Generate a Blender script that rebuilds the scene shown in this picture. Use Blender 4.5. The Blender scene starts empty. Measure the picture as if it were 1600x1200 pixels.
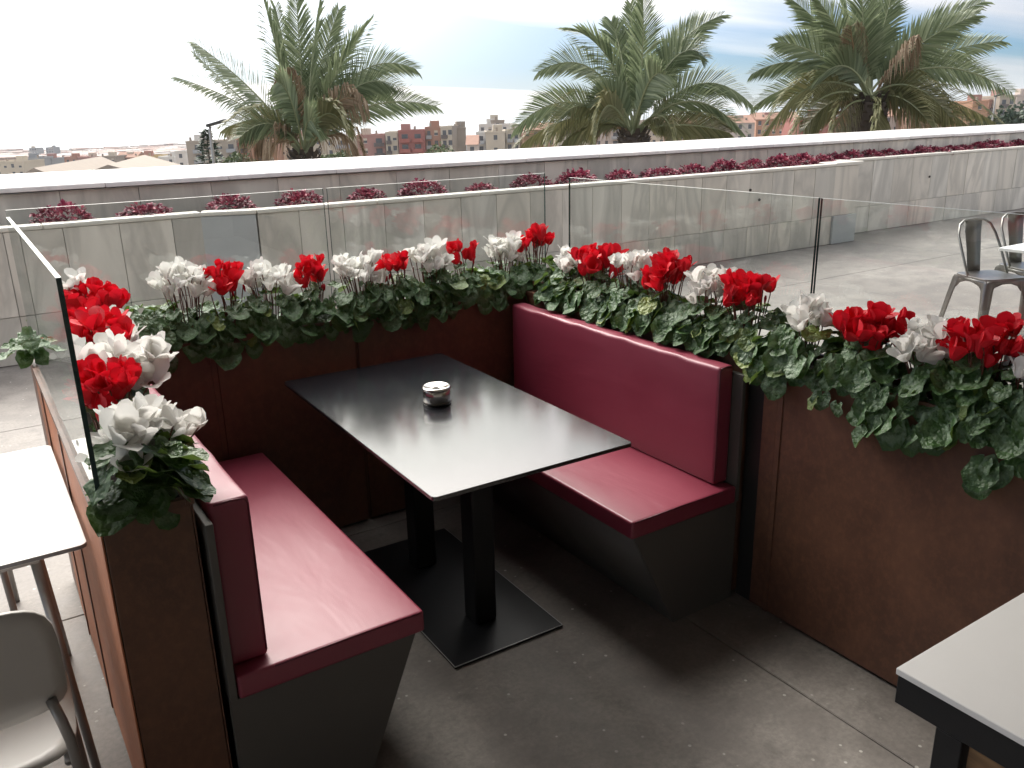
import bpy, bmesh, math, random
from mathutils import Vector, Matrix, Euler

random.seed(11)
SC = bpy.context.scene
COL = SC.collection
R = math.radians

# ------------------------------------------------------------------ camera
CAM = Vector((0.0, 0.0, 1.737))
FW = Vector((0.5162, 0.8004, -0.3051)).normalized()
RT = Vector((0.8359, -0.5484, -0.0216))
RT = (RT - FW * RT.dot(FW)).normalized()
UP = RT.cross(FW)
FPX = 1326.9
cam_data = bpy.data.cameras.new('camera')
cam_data.sensor_width = 36.0
cam_data.lens = 29.856
cam_data.clip_start = 0.05
cam_data.clip_end = 60000
cam = bpy.data.objects.new('camera', cam_data)
COL.objects.link(cam)
cam.matrix_world = Matrix(((RT.x, UP.x, -FW.x, CAM.x), (RT.y, UP.y, -FW.y, CAM.y), (RT.z, UP.z, -FW.z, CAM.z), (0, 0, 0, 1)))
SC.camera = cam

# ------------------------------------------------------------------ sky, sun, exposure
SUN_AZ = R(2)      # clockwise from +Y
SUN_EL = R(46)
sun_dir = Vector((math.sin(SUN_AZ) * math.cos(SUN_EL), math.cos(SUN_AZ) * math.cos(SUN_EL), math.sin(SUN_EL)))
W = bpy.data.worlds.new('World')
SC.world = W
W.use_nodes = True
nt = W.node_tree
nt.nodes.clear()
def N(t, kind, **kw):
    n = t.nodes.new(kind)
    for k, v in kw.items():
        setattr(n, k, v)
    return n
def L(t, a, b):
    t.links.new(a, b)
def math_node(t, op, a, b=None, clamp=False):
    n = N(t, 'ShaderNodeMath', operation=op, use_clamp=clamp)
    for i, v in enumerate((a, b)):
        if v is None:
            continue
        if isinstance(v, (int, float)):
            n.inputs[i].default_value = v
        else:
            L(t, v, n.inputs[i])
    return n.outputs[0]
def mix_col(t, fac, a, b, blend='MIX'):
    n = N(t, 'ShaderNodeMix', data_type='RGBA', blend_type=blend)
    for sock, v in ((n.inputs[0], fac), (n.inputs[6], a), (n.inputs[7], b)):
        if isinstance(v, (int, float)):
            sock.default_value = v
        elif isinstance(v, tuple):
            sock.default_value = v if len(v) == 4 else v + (1,)
        else:
            L(t, v, sock)
    return n.outputs[2]
def ramp(t, fac, stops):
    n = N(t, 'ShaderNodeValToRGB')
    el = n.color_ramp.elements
    while len(el) < len(stops):
        el.new(0.5)
    for e, (p, c) in zip(el, stops):
        e.position = p
        e.color = (c, c, c, 1) if isinstance(c, (int, float)) else (tuple(c) + (1,))[:4]
    if not isinstance(fac, (int, float)):
        L(t, fac, n.inputs[0])
    return n.outputs[0]

out = N(nt, 'ShaderNodeOutputWorld')
bg = N(nt, 'ShaderNodeBackground')
L(nt, bg.outputs[0], out.inputs[0])
sky = N(nt, 'ShaderNodeTexSky', sky_type='NISHITA', sun_disc=False)
sky.sun_elevation = SUN_EL
sky.sun_rotation = SUN_AZ
sky.air_density = 1.0
sky.dust_density = 0.6
sky.ozone_density = 2.5
sky_s = mix_col(nt, 1.0, sky.outputs[0], (0.037, 0.055, 0.081), 'MULTIPLY')
tc = N(nt, 'ShaderNodeTexCoord')
nrm = N(nt, 'ShaderNodeVectorMath', operation='NORMALIZE')
L(nt, tc.outputs['Generated'], nrm.inputs[0])
sep = N(nt, 'ShaderNodeSeparateXYZ')
L(nt, nrm.outputs[0], sep.inputs[0])
zz = math_node(nt, 'MAXIMUM', sep.outputs[2], 0.0)
den = math_node(nt, 'ADD', zz, 0.07)
comb = N(nt, 'ShaderNodeCombineXYZ')
L(nt, math_node(nt, 'DIVIDE', sep.outputs[0], den), comb.inputs[0])
L(nt, math_node(nt, 'DIVIDE', sep.outputs[1], den), comb.inputs[1])
mp = N(nt, 'ShaderNodeMapping')
mp.inputs['Rotation'].default_value = (0, 0, R(-32))
mp.inputs['Scale'].default_value = (0.10, 0.55, 1)
mp.inputs['Location'].default_value = (9.26, 7.466, 0)
L(nt, comb.outputs[0], mp.inputs[0])
nz = N(nt, 'ShaderNodeTexNoise')
nz.inputs['Scale'].default_value = 0.55
nz.inputs['Detail'].default_value = 7
nz.inputs['Roughness'].default_value = 0.5
nz.inputs['Distortion'].default_value = 0.5
L(nt, mp.outputs[0], nz.inputs['Vector'])
cover = ramp(nt, nz.outputs[0], [(0.42, 0.0), (0.60, 1.0)])
# the veiled sun brightens the cloud around it
dotn = N(nt, 'ShaderNodeVectorMath', operation='DOT_PRODUCT')
L(nt, nrm.outputs[0], dotn.inputs[0])
dotn.inputs[1].default_value = sun_dir
ds = math_node(nt, 'MAXIMUM', dotn.outputs['Value'], 0.0)
glow = math_node(nt, 'POWER', ds, 4.0)
glow2 = math_node(nt, 'POWER', ds, 40.0)
veil = math_node(nt, 'MULTIPLY', math_node(nt, 'POWER', ds, 5.0), 2.6, True)
cover = math_node(nt, 'MAXIMUM', cover, veil)
bright = math_node(nt, 'ADD', math_node(nt, 'MULTIPLY', glow, 4.2), math_node(nt, 'MULTIPLY', glow2, 4.0))
warm = N(nt, 'ShaderNodeVectorMath', operation='SCALE')
warm.inputs[0].default_value = (1.05, 0.985, 0.90)
L(nt, bright, warm.inputs['Scale'])
bmul = N(nt, 'ShaderNodeVectorMath', operation='ADD')
ovc = N(nt, 'ShaderNodeVectorMath', operation='SCALE')
ovc.inputs[0].default_value = (0.525, 0.53, 0.555)
L(nt, math_node(nt, 'ADD', math_node(nt, 'MULTIPLY', zz, 1.6), 0.85), ovc.inputs['Scale'])
L(nt, ovc.outputs[0], bmul.inputs[1])
L(nt, warm.outputs[0], bmul.inputs[0])
skyc = mix_col(nt, cover, sky_s, bmul.outputs[0])
# sea haze: a pale band just over the horizon
hz = ramp(nt, sep.outputs[2], [(0.0, 1.0), (0.045, 0.0)])
skyc = mix_col(nt, math_node(nt, 'MULTIPLY', hz, 0.6), skyc, (0.70, 0.73, 0.76))
L(nt, skyc, bg.inputs[0])
bg.inputs[1].default_value = 1.0

sun = bpy.data.lights.new('sun', 'SUN')
sun.energy = 1.5
sun.angle = R(22)
sun.color = (1.0, 0.96, 0.90)
sun_o = bpy.data.objects.new('sun', sun)
COL.objects.link(sun_o)
sun_o.rotation_euler = sun_dir.to_track_quat('Z', 'Y').to_euler()
sun_o.location = (0, 0, 30)

SC.view_settings.view_transform = 'Standard'
SC.view_settings.look = 'None'
SC.view_settings.exposure = 0.5
SC.view_settings.gamma = 1.0
SC.view_settings.use_curve_mapping = False
SC.render.engine = 'CYCLES'
SC.cycles.use_denoising = True
SC.cycles.max_bounces = 8
SC.cycles.diffuse_bounces = 4
SC.cycles.transparent_max_bounces = 16
SC.cycles.sample_clamp_indirect = 6.0

# ------------------------------------------------------------------ helpers
def ray(px, py):
    return FW + RT * ((px - 800) / FPX) - UP * ((py - 600) / FPX)
def at(px, py, depth):
    return CAM + ray(px, py) * depth
def on_y(px, py, y):
    v = ray(px, py)
    return CAM + v * (y / v.y)
def on_x(px, py, x):
    v = ray(px, py)
    return CAM + v * (x / v.x)

def link(name, me, m=None, parent=None, loc=None, rot=None, scale=None):
    o = bpy.data.objects.new(name, me)
    COL.objects.link(o)
    if m is not None and me is not None and not me.materials:
        for mm in (m if isinstance(m, (list, tuple)) else [m]):
            me.materials.append(mm)
    if parent is not None:
        o.parent = parent
    if loc is not None:
        o.location = loc
    if rot is not None:
        o.rotation_euler = rot
    if scale is not None:
        o.scale = scale
    return o
def tag(o, label=None, cat=None, group=None, kind=None):
    for k, v in (('label', label), ('category', cat), ('group', group), ('kind', kind)):
        if v:
            o[k] = v
    return o
def thing(name, label, cat, loc=(0, 0, 0), rz=0.0, group=None):
    o = bpy.data.objects.new(name, None)
    COL.objects.link(o)
    o.empty_display_size = 0.1
    o.location = loc
    o.rotation_euler = (0, 0, rz)
    return tag(o, label, cat, group)

class MB:
    def __init__(s):
        s.v = []; s.f = []; s.mi = []; s.sm = False
    def box(s, x0, x1, y0, y1, z0, z1, mi=0):
        n = len(s.v)
        s.v += [(x0, y0, z0), (x1, y0, z0), (x1, y1, z0), (x0, y1, z0), (x0, y0, z1), (x1, y0, z1), (x1, y1, z1), (x0, y1, z1)]
        s.f += [(n, n+3, n+2, n+1), (n+4, n+5, n+6, n+7), (n, n+1, n+5, n+4), (n+1, n+2, n+6, n+5), (n+2, n+3, n+7, n+6), (n+3, n, n+4, n+7)]
        s.mi += [mi] * 6
        return s
    def quad(s, a, b, c, d=None, mi=0):
        n = len(s.v)
        pts = [a, b, c] + ([d] if d is not None else [])
        s.v += [tuple(p) for p in pts]
        s.f.append(tuple(range(n, n + len(pts))))
        s.mi.append(mi)
        return s
    def prism(s, poly, ax, a0, a1, mi=0):
        # poly: 2-D outline, extruded along axis ax from a0 to a1
        n = len(s.v); k = len(poly)
        for a in (a0, a1):
            for p in poly:
                q = list(p); q.insert(ax, a); s.v.append(tuple(q))
        s.f.append(tuple(n + i for i in range(k))[::-1])
        s.f.append(tuple(n + k + i for i in range(k)))
        for i in range(k):
            j = (i + 1) % k
            s.f.append((n + i, n + j, n + k + j, n + k + i))
        s.mi += [mi] * (k + 2)
        return s
    def tube(s, pts, rad, seg=8, cap=True, mi=0):
        pts = [Vector(p) for p in pts]
        rr = rad if isinstance(rad, (list, tuple)) else [rad] * len(pts)
        n0 = len(s.v)
        up = None
        for i, p in enumerate(pts):
            t = (pts[min(i + 1, len(pts) - 1)] - pts[max(i - 1, 0)]).normalized()
            if up is None:
                up = Vector((0, 0, 1)) if abs(t.z) < 0.9 else Vector((1, 0, 0))
            a = t.cross(up)
            if a.length < 1e-5:
                a = t.cross(Vector((0, 1, 0)))
            a.normalize()
            b = t.cross(a).normalized()
            up = -b if b.dot(up) < 0 else b
            b = up
            for k in range(seg):
                an = 2 * math.pi * k / seg
                s.v.append(tuple(p + a * (rr[i] * math.cos(an)) + b * (rr[i] * math.sin(an))))
        for i in range(len(pts) - 1):
            for k in range(seg):
                k2 = (k + 1) % seg
                s.f.append((n0 + i*seg + k, n0 + i*seg + k2, n0 + (i+1)*seg + k2, n0 + (i+1)*seg + k)); s.mi.append(mi)
        if cap:
            s.f.append(tuple(n0 + k for k in range(seg))[::-1])
            s.f.append(tuple(n0 + (len(pts)-1)*seg + k for k in range(seg)))
            s.mi += [mi, mi]
        return s
    def lathe(s, prof, seg=24, mi=0):
        n0 = len(s.v)
        for r, z in prof:
            for k in range(seg):
                an = 2 * math.pi * k / seg
                s.v.append((r * math.cos(an), r * math.sin(an), z))
        for i in range(len(prof) - 1):
            for k in range(seg):
                k2 = (k + 1) % seg
                s.f.append((n0 + i*seg + k, n0 + i*seg + k2, n0 + (i+1)*seg + k2, n0 + (i+1)*seg + k)); s.mi.append(mi)
        s.f.append(tuple(n0 + k for k in range(seg))[::-1]); s.mi.append(mi)
        s.f.append(tuple(n0 + (len(prof)-1)*seg + k for k in range(seg))); s.mi.append(mi)
        return s
    def mesh(s, name, smooth=False, bevel=0.0, bseg=2):
        me = bpy.data.meshes.new(name)
        me.from_pydata(s.v, [], s.f)
        for p, i in zip(me.polygons, s.mi):
            p.material_index = i
        if bevel > 0 or smooth == 'fix':
            bm = bmesh.new(); bm.from_mesh(me)
            bmesh.ops.recalc_face_normals(bm, faces=bm.faces)
            if bevel > 0:
                ed = [e for e in bm.edges if len(e.link_faces) == 2 and e.calc_face_angle(0) > 0.5]
                bmesh.ops.bevel(bm, geom=ed, offset=bevel, segments=bseg, profile=0.6, affect='EDGES')
            bm.to_mesh(me); bm.free()
        if smooth:
            for p in me.polygons:
                p.use_smooth = True
        me.update()
        return me
    def build(s, name, m=None, parent=None, smooth=False, bevel=0.0, bseg=2, loc=None, rot=None):
        return link(name, s.mesh(name, smooth, bevel, bseg), m, parent, loc, rot)

# ------------------------------------------------------------------ materials
MATS = {}
def new_mat(name):
    m = bpy.data.materials.new(name)
    m.use_nodes = True
    t = m.node_tree
    b = t.nodes['Principled BSDF']
    MATS[name] = m
    return m, t, b
def coord(t, scale=(1, 1, 1), kind='Object', rnd=0.0):
    c = N(t, 'ShaderNodeTexCoord')
    mpn = N(t, 'ShaderNodeMapping')
    mpn.inputs['Scale'].default_value = scale
    L(t, c.outputs[kind], mpn.inputs[0])
    if rnd:
        oi = N(t, 'ShaderNodeObjectInfo')
        v = N(t, 'ShaderNodeCombineXYZ')
        r = math_node(t, 'MULTIPLY', oi.outputs['Random'], rnd)
        L(t, r, v.inputs[0]); L(t, math_node(t, 'MULTIPLY', r, 1.7), v.inputs[1]); L(t, math_node(t, 'MULTIPLY', r, 0.6), v.inputs[2])
        L(t, v.outputs[0], mpn.inputs['Location'])
    return mpn.outputs[0]
def noise(t, vec, scale, detail=4, rough=0.55, dist=0.0):
    n = N(t, 'ShaderNodeTexNoise')
    n.inputs['Scale'].default_value = scale
    n.inputs['Detail'].default_value = detail
    n.inputs['Roughness'].default_value = rough
    n.inputs['Distortion'].default_value = dist
    L(t, vec, n.inputs['Vector'])
    return n.outputs[0]
def bump(t, b, h, strength=0.2, dist=0.01):
    n = N(t, 'ShaderNodeBump')
    n.inputs['Strength'].default_value = strength
    n.inputs['Distance'].default_value = dist
    L(t, h, n.inputs['Height'])
    L(t, n.outputs[0], b.inputs['Normal'])
def simple(name, col, rough=0.5, metal=0.0, var=0.15, nscale=6.0, bmp=0.0, bscale=60, kind='Object', rnd=0.0, spec=0.5):
    m, t, b = new_mat(name)
    v = coord(t, kind=kind, rnd=rnd)
    n = noise(t, v, nscale, 5, 0.6)
    lo = tuple(c * (1 - var) for c in col); hi = tuple(min(1, c * (1 + var)) for c in col)
    L(t, mix_col(t, n, lo, hi), b.inputs['Base Color'])
    b.inputs['Roughness'].default_value = rough
    b.inputs['Metallic'].default_value = metal
    b.inputs['Specular IOR Level'].default_value = spec
    if bmp:
        bump(t, b, noise(t, v, bscale, 3), bmp, 0.004)
    return m

# terrace concrete
def make_concrete(name, scale=1.0):
    m, t, b = new_mat(name)
    v = coord(t)
    n1 = noise(t, v, 0.55, 6, 0.6, 0.6)
    n2 = noise(t, v, 4.0, 6, 0.65)
    n3 = noise(t, v, 60, 3, 0.7)
    base = mix_col(t, ramp(t, n1, [(0.32, 0.0), (0.68, 1.0)]), (0.185, 0.166, 0.148), (0.325, 0.300, 0.270))
    base = mix_col(t, math_node(t, 'MULTIPLY', ramp(t, n2, [(0.40, 1.0), (0.60, 0.0)]), 0.60), base, (0.125, 0.11, 0.10))
    base = mix_col(t, math_node(t, 'MULTIPLY', ramp(t, n3, [(0.35, 1.0), (0.62, 0.0)]), 0.42), base, (0.12, 0.11, 0.10))
    # pale specks of grit
    vo = N(t, 'ShaderNodeTexVoronoi'); vo.inputs['Scale'].default_value = 21
    L(t, v, vo.inputs['Vector'])
    sp = ramp(t, vo.outputs['Distance'], [(0.085, 1.0), (0.13, 0.0)])
    pick = ramp(t, noise(t, v, 5, 2), [(0.50, 0.0), (0.60, 1.0)])
    base = mix_col(t, math_node(t, 'MULTIPLY', math_node(t, 'MULTIPLY', sp, pick), 0.7), base, (0.62, 0.60, 0.55))
    n5 = noise(t, v, 13, 5, 0.7, 0.4)
    base = mix_col(t, math_node(t, 'MULTIPLY', ramp(t, n5, [(0.55, 0.0), (0.72, 1.0)]), 0.45), base, (0.09, 0.08, 0.072))
    # outlines left by dried puddles
    n4 = noise(t, v, 0.9, 3, 0.5, 1.2)
    ring = ramp(t, n4, [(0.585, 0.0), (0.594, 1.0), (0.604, 0.0)])
    base = mix_col(t, math_node(t, 'MULTIPLY', ring, 0.4), base, (0.11, 0.10, 0.095))
    L(t, base, b.inputs['Base Color'])
    L(t, ramp(t, n2, [(0.3, 0.52), (0.7, 0.72)]), b.inputs['Roughness'])
    bump(t, b, n3, 0.12, 0.003)
    return m
make_concrete('concrete')
simple('joint_dark', (0.045, 0.04, 0.036), 0.9)

# marble cladding
def make_marble(name, dark, light, warm, veins=0.5, rough=0.32):
    m, t, b = new_mat(name)
    v = coord(t, (1.0, 1.0, 0.28), rnd=60)
    n1 = noise(t, v, 2.2, 6, 0.55, 0.9)
    oi = N(t, 'ShaderNodeObjectInfo')
    rv = oi.outputs['Random']
    c = mix_col(t, ramp(t, n1, [(0.3, 0.0), (0.7, 1.0)]), dark, light)
    c = mix_col(t, ramp(t, rv, [(0.0, 0.0), (1.0, 0.55)]), c, warm)
    v2 = coord(t, (1.0, 1.0, 0.30), rnd=91)
    n2 = noise(t, v2, 1.9, 4, 0.5, 1.4)
    vein = ramp(t, n2, [(0.36, 0.0), (0.49, 1.0), (0.60, 0.0)])
    c = mix_col(t, math_node(t, 'MULTIPLY', vein, veins), c, tuple(x * 0.55 for x in dark))
    r2 = math_node(t, 'FRACT', math_node(t, 'MULTIPLY', rv, 17.3))
    c = mix_col(t, math_node(t, 'MULTIPLY', r2, 0.35), c, tuple(x * 0.72 for x in dark))
    L(t, c, b.inputs['Base Color'])
    b.inputs['Roughness'].default_value = rough
    bump(t, b, noise(t, v, 40, 3), 0.05, 0.002)
    return m
make_marble('marble_grey', (0.52, 0.495, 0.44), (0.76, 0.725, 0.65), (0.72, 0.64, 0.53), 0.50)
make_marble('marble_white', (0.66, 0.64, 0.63), (0.80, 0.78, 0.765), (0.78, 0.73, 0.66), 0.28, 0.4)
simple('marble_trim', (0.62, 0.59, 0.52), 0.35, var=0.12, nscale=3)
simple('panel_grey', (0.40, 0.41, 0.40), 0.45, var=0.08)
simple('mortar', (0.22, 0.21, 0.20), 0.9)

# weathering steel
def make_corten(name, cols, rough):
    m, t, b = new_mat(name)
    v = coord(t, (1, 1, 0.8))
    n1 = noise(t, v, 3.2, 6, 0.62, 0.8)
    n2 = noise(t, v, 38, 4, 0.7)
    c = mix_col(t, ramp(t, n1, [(0.3, 0.0), (0.72, 1.0)]), cols[0], cols[1])
    c = mix_col(t, math_node(t, 'MULTIPLY', ramp(t, n2, [(0.45, 0.0), (0.75, 1.0)]), 0.45), c, cols[2])
    vs = coord(t, (1, 1, 0.05))
    n4 = noise(t, vs, 16, 4, 0.65)
    c = mix_col(t, math_node(t, 'MULTIPLY', ramp(t, n4, [(0.50, 0.0), (0.68, 1.0)]), 0.10), c, cols[2])
    n6 = noise(t, vs, 9, 4, 0.65)
    c = mix_col(t, math_node(t, 'MULTIPLY', ramp(t, n6, [(0.54, 0.0), (0.72, 1.0)]), 0.10), c, tuple(x * 0.45 for x in cols[0]))
    L(t, c, b.inputs['Base Color'])
    L(t, ramp(t, n1, [(0.2, rough), (0.8, rough + 0.16)]), b.inputs['Roughness'])
    bump(t, b, n2, 0.10, 0.002)
    return m
make_corten('corten', ((0.085, 0.040, 0.026), (0.165, 0.074, 0.042), (0.235, 0.105, 0.054)), 0.44)
make_corten('corten_lit', ((0.30, 0.105, 0.048), (0.44, 0.165, 0.078), (0.52, 0.22, 0.10)), 0.62)  # same steel with side light and grazing sheen painted in as brighter orange
simple('soil', (0.025, 0.018, 0.013), 0.95, var=0.5, nscale=30, bmp=0.8, bscale=50)
simple('steel_dark', (0.06, 0.058, 0.055), 0.4, 0.6)

# leather
def make_leather():
    m, t, b = new_mat('leather')
    v = coord(t)
    n1 = noise(t, v, 3.0, 4)
    vo = N(t, 'ShaderNodeTexVoronoi'); vo.inputs['Scale'].default_value = 420
    L(t, v, vo.inputs['Vector'])
    L(t, mix_col(t, n1, (0.215, 0.026, 0.050), (0.27, 0.038, 0.070)), b.inputs['Base Color'])
    L(t, ramp(t, n1, [(0.3, 0.41), (0.7, 0.50)]), b.inputs['Roughness'])
    n2 = noise(t, coord(t, (1.0, 0.35, 1.0)), 7.0, 3, 0.5, 0.4)
    h = math_node(t, 'ADD', math_node(t, 'MULTIPLY', vo.outputs['Distance'], 0.05), math_node(t, 'MULTIPLY', n2, 2.4))
    bump(t, b, h, 0.30, 0.005)
    b.inputs['Specular IOR Level'].default_value = 0.70
make_leather()
simple('piping', (0.12, 0.014, 0.028), 0.45)
simple('bench_laminate', (0.095, 0.089, 0.081), 0.55, var=0.12, nscale=4)
def make_black_top():
    m, t, b = new_mat('black_laminate')
    v = coord(t)
    n = noise(t, v, 3, 5, 0.6)
    L(t, mix_col(t, n, (0.008, 0.009, 0.012), (0.014, 0.015, 0.019)), b.inputs['Base Color'])
    L(t, ramp(t, noise(t, v, 4, 3, 0.5), [(0.3, 0.165), (0.7, 0.185)]), b.inputs['Roughness'])
    b.inputs['Specular IOR Level'].default_value = 1.0
    b.inputs['IOR'].default_value = 1.68
make_black_top()
simple('black_metal', (0.010, 0.011, 0.013), 0.42, 0.2, bmp=0.06, bscale=180)
simple('worn_edge', (0.34, 0.345, 0.35), 0.4, 0.2)
def make_steel(name, col, rough, an=1.0):
    m, t, b = new_mat(name)
    v = coord(t, (1, 1, an))
    n = noise(t, v, 14, 5, 0.7)
    L(t, mix_col(t, n, tuple(c * 0.8 for c in col), col), b.inputs['Base Color'])
    b.inputs['Metallic'].default_value = 1.0
    L(t, ramp(t, n, [(0.25, rough), (0.8, rough + 0.14)]), b.inputs['Roughness'])
make_steel('stainless', (0.72, 0.70, 0.66), 0.12)
make_steel('galvanised', (0.31, 0.30, 0.285), 0.32)
simple('white_laminate', (0.78, 0.775, 0.76), 0.38, var=0.04)
simple('white_edge', (0.16, 0.165, 0.18), 0.4)
simple('grey_metal', (0.33, 0.32, 0.31), 0.42, 0.7)
simple('chair_shell', (0.50, 0.485, 0.46), 0.45, var=0.05)
def make_wood():
    m, t, b = new_mat('wood')
    v = coord(t, (1, 1, 9))
    n = noise(t, v, 2.2, 6, 0.6, 1.4)
    c = ramp(t, n, [(0.3, (0.10, 0.055, 0.024)), (0.55, (0.22, 0.125, 0.055)), (0.75, (0.30, 0.18, 0.085))])
    vo = N(t, 'ShaderNodeTexVoronoi'); vo.inputs['Scale'].default_value = 5
    L(t, coord(t, (1, 1, 1.8)), vo.inputs['Vector'])
    k = ramp(t, vo.outputs['Distance'], [(0.06, 1.0), (0.13, 0.0)])
    c = mix_col(t, math_node(t, 'MULTIPLY', k, 0.8), c, (0.05, 0.024, 0.010))
    L(t, c, b.inputs['Base Color'])
    b.inputs['Roughness'].default_value = 0.6
make_wood()

# glass: thin toughened pane, clear body, Fresnel mirror, top edge painted pale as sky sheen
def make_glass():
    m = bpy.data.materials.new('pane_glass'); m.use_nodes = True
    t = m.node_tree; t.nodes.clear(); MATS['pane_glass'] = m
    o = N(t, 'ShaderNodeOutputMaterial')
    tr = N(t, 'ShaderNodeBsdfTransparent'); tr.inputs[0].default_value = (0.955, 0.975, 0.968, 1)
    gl = N(t, 'ShaderNodeBsdfGlossy'); gl.inputs['Roughness'].default_value = 0.0
    gl.inputs[0].default_value = (0.95, 0.98, 0.97, 1)
    fr = N(t, 'ShaderNodeFresnel')
    ge = N(t, 'ShaderNodeNewGeometry')     # same reflectance on both faces of the thin pane
    L(t, math_node(t, 'ADD', math_node(t, 'MULTIPLY', ge.outputs['Backfacing'], 1 / 1.52 - 1.52), 1.52), fr.inputs['IOR'])
    mx = N(t, 'ShaderNodeMixShader')
    L(t, fr.outputs[0], mx.inputs[0]); L(t, tr.outputs[0], mx.inputs[1]); L(t, gl.outputs[0], mx.inputs[2])
    L(t, mx.outputs[0], o.inputs[0])
make_glass()
simple('glass_top_sheen', (0.72, 0.76, 0.70), 0.35, var=0.05)  # reflected sky along the top edge, put into the base colour
simple('glass_cut_edge', (0.022, 0.050, 0.045), 0.15)

# plants
def make_leafmat(name, dark, mid, silver, under, yellow):
    m, t, b = new_mat(name)
    v = coord(t)
    oi = N(t, 'ShaderNodeObjectInfo')
    ln = N(t, 'ShaderNodeVectorMath', operation='LENGTH'); L(t, v, ln.inputs[0])
    vr = coord(t, rnd=40)
    n1 = noise(t, vr, 4.0, 4, 0.6, 0.6)
    rr = math_node(t, 'ADD', ln.outputs['Value'], math_node(t, 'MULTIPLY', math_node(t, 'SUBTRACT', n1, 0.5), 0.7))
    ring = ramp(t, rr, [(0.30, 0.0), (0.48, 1.0), (0.66, 0.75), (0.84, 0.0)])
    c = mix_col(t, n1, dark, mid)
    c = mix_col(t, math_node(t, 'MULTIPLY', ring, math_node(t, 'ADD', math_node(t, 'MULTIPLY', oi.outputs['Random'], 0.6), 0.15)), c, silver)
    r2 = math_node(t, 'FRACT', math_node(t, 'MULTIPLY', oi.outputs['Random'], 13.7))
    c = mix_col(t, ramp(t, r2, [(0.90, 0.0), (1.0, 0.6)]), c, yellow)
    g = N(t, 'ShaderNodeNewGeometry')
    c = mix_col(t, g.outputs['Backfacing'], c, under)
    L(t, c, b.inputs['Base Color'])
    b.inputs['Roughness'].default_value = 0.46
    bump(t, b, noise(t, vr, 3.5, 2, 0.5), 0.35, 0.06)
    tl = N(t, 'ShaderNodeBsdfTranslucent'); L(t, mix_col(t, 0.5, c, (0.20, 0.30, 0.05)), tl.inputs[0])
    mx = N(t, 'ShaderNodeMixShader'); mx.inputs[0].default_value = 0.14
    o = t.nodes['Material Output']
    L(t, b.outputs[0], mx.inputs[1]); L(t, tl.outputs[0], mx.inputs[2]); L(t, mx.outputs[0], o.inputs[0])
make_leafmat('cyclamen_leaf', (0.028, 0.075, 0.024), (0.075, 0.155, 0.042), (0.27, 0.37, 0.25), (0.19, 0.31, 0.065), (0.33, 0.39, 0.07))
def make_petal(name, a, c2, deep, trans):
    m, t, b = new_mat(name)
    v = coord(t)
    s = N(t, 'ShaderNodeSeparateXYZ'); L(t, v, s.inputs[0])
    n = noise(t, coord(t, rnd=30), 3, 3)
    oi = N(t, 'ShaderNodeObjectInfo')
    c = mix_col(t, n, a, c2)
    c = mix_col(t, ramp(t, oi.outputs['Random'], [(0.3, 0.0), (1.0, 0.16)]), c, tuple(x * 0.7 for x in deep))
    c = mix_col(t, ramp(t, s.outputs[2], [(0.0, 0.55), (0.22, 0.0)]), c, deep)
    L(t, c, b.inputs['Base Color'])
    b.inputs['Roughness'].default_value = 0.6
    tl = N(t, 'ShaderNodeBsdfTranslucent'); L(t, c, tl.inputs[0])
    mx = N(t, 'ShaderNodeMixShader'); mx.inputs[0].default_value = trans
    o = t.nodes['Material Output']
    L(t, b.outputs[0], mx.inputs[1]); L(t, tl.outputs[0], mx.inputs[2]); L(t, mx.outputs[0], o.inputs[0])
make_petal('petal_white', (0.80, 0.79, 0.75), (0.86, 0.85, 0.82), (0.82, 0.74, 0.74), 0.42)
make_petal('petal_red', (0.66, 0.008, 0.020), (0.80, 0.014, 0.034), (0.40, 0.004, 0.02), 0.26)
simple('flower_stem', (0.14, 0.045, 0.030), 0.5, var=0.3)
def make_fol(name, cols, rough=0.5, trans=0.2, rnd=7.0, kind='Object', nscale=3.0):
    m, t, b = new_mat(name)
    g = N(t, 'ShaderNodeNewGeometry')
    v = coord(t, kind=kind, rnd=rnd)
    n = noise(t, v, nscale, 3)
    f = math_node(t, 'ADD', math_node(t, 'MULTIPLY', g.outputs['Random Per Island'], 0.65), math_node(t, 'MULTIPLY', n, 0.35))
    c = ramp(t, f, [(0.15, cols[0]), (0.5, cols[1]), (0.85, cols[2])])
    L(t, c, b.inputs['Base Color'])
    b.inputs['Roughness'].default_value = rough
    tl = N(t, 'ShaderNodeBsdfTranslucent'); L(t, c, tl.inputs[0])
    mx = N(t, 'ShaderNodeMixShader'); mx.inputs[0].default_value = trans
    o = t.nodes['Material Output']
    L(t, b.outputs[0], mx.inputs[1]); L(t, tl.outputs[0], mx.inputs[2]); L(t, mx.outputs[0], o.inputs[0])
make_fol('burgundy_leaf', ((0.07, 0.010, 0.024), (0.21, 0.026, 0.060), (0.44, 0.11, 0.15)))
make_fol('palm_green', ((0.105, 0.140, 0.075), (0.185, 0.228, 0.125), (0.30, 0.34, 0.21)), 0.45, 0.32, nscale=1.0)
make_fol('palm_olive', ((0.12, 0.13, 0.055), (0.19, 0.19, 0.085), (0.27, 0.25, 0.13)), 0.5, 0.2, nscale=1.0)
make_fol('palm_dead', ((0.16, 0.105, 0.06), (0.27, 0.19, 0.12), (0.36, 0.28, 0.19)), 0.7, 0.1, nscale=1.0)
simple('palm_rachis', (0.22, 0.24, 0.13), 0.5)
simple('palm_rachis_dead', (0.30, 0.20, 0.11), 0.6)
simple('palm_bark', (0.055, 0.042, 0.033), 0.95, var=0.5, nscale=12, bmp=0.7, bscale=20)
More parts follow.
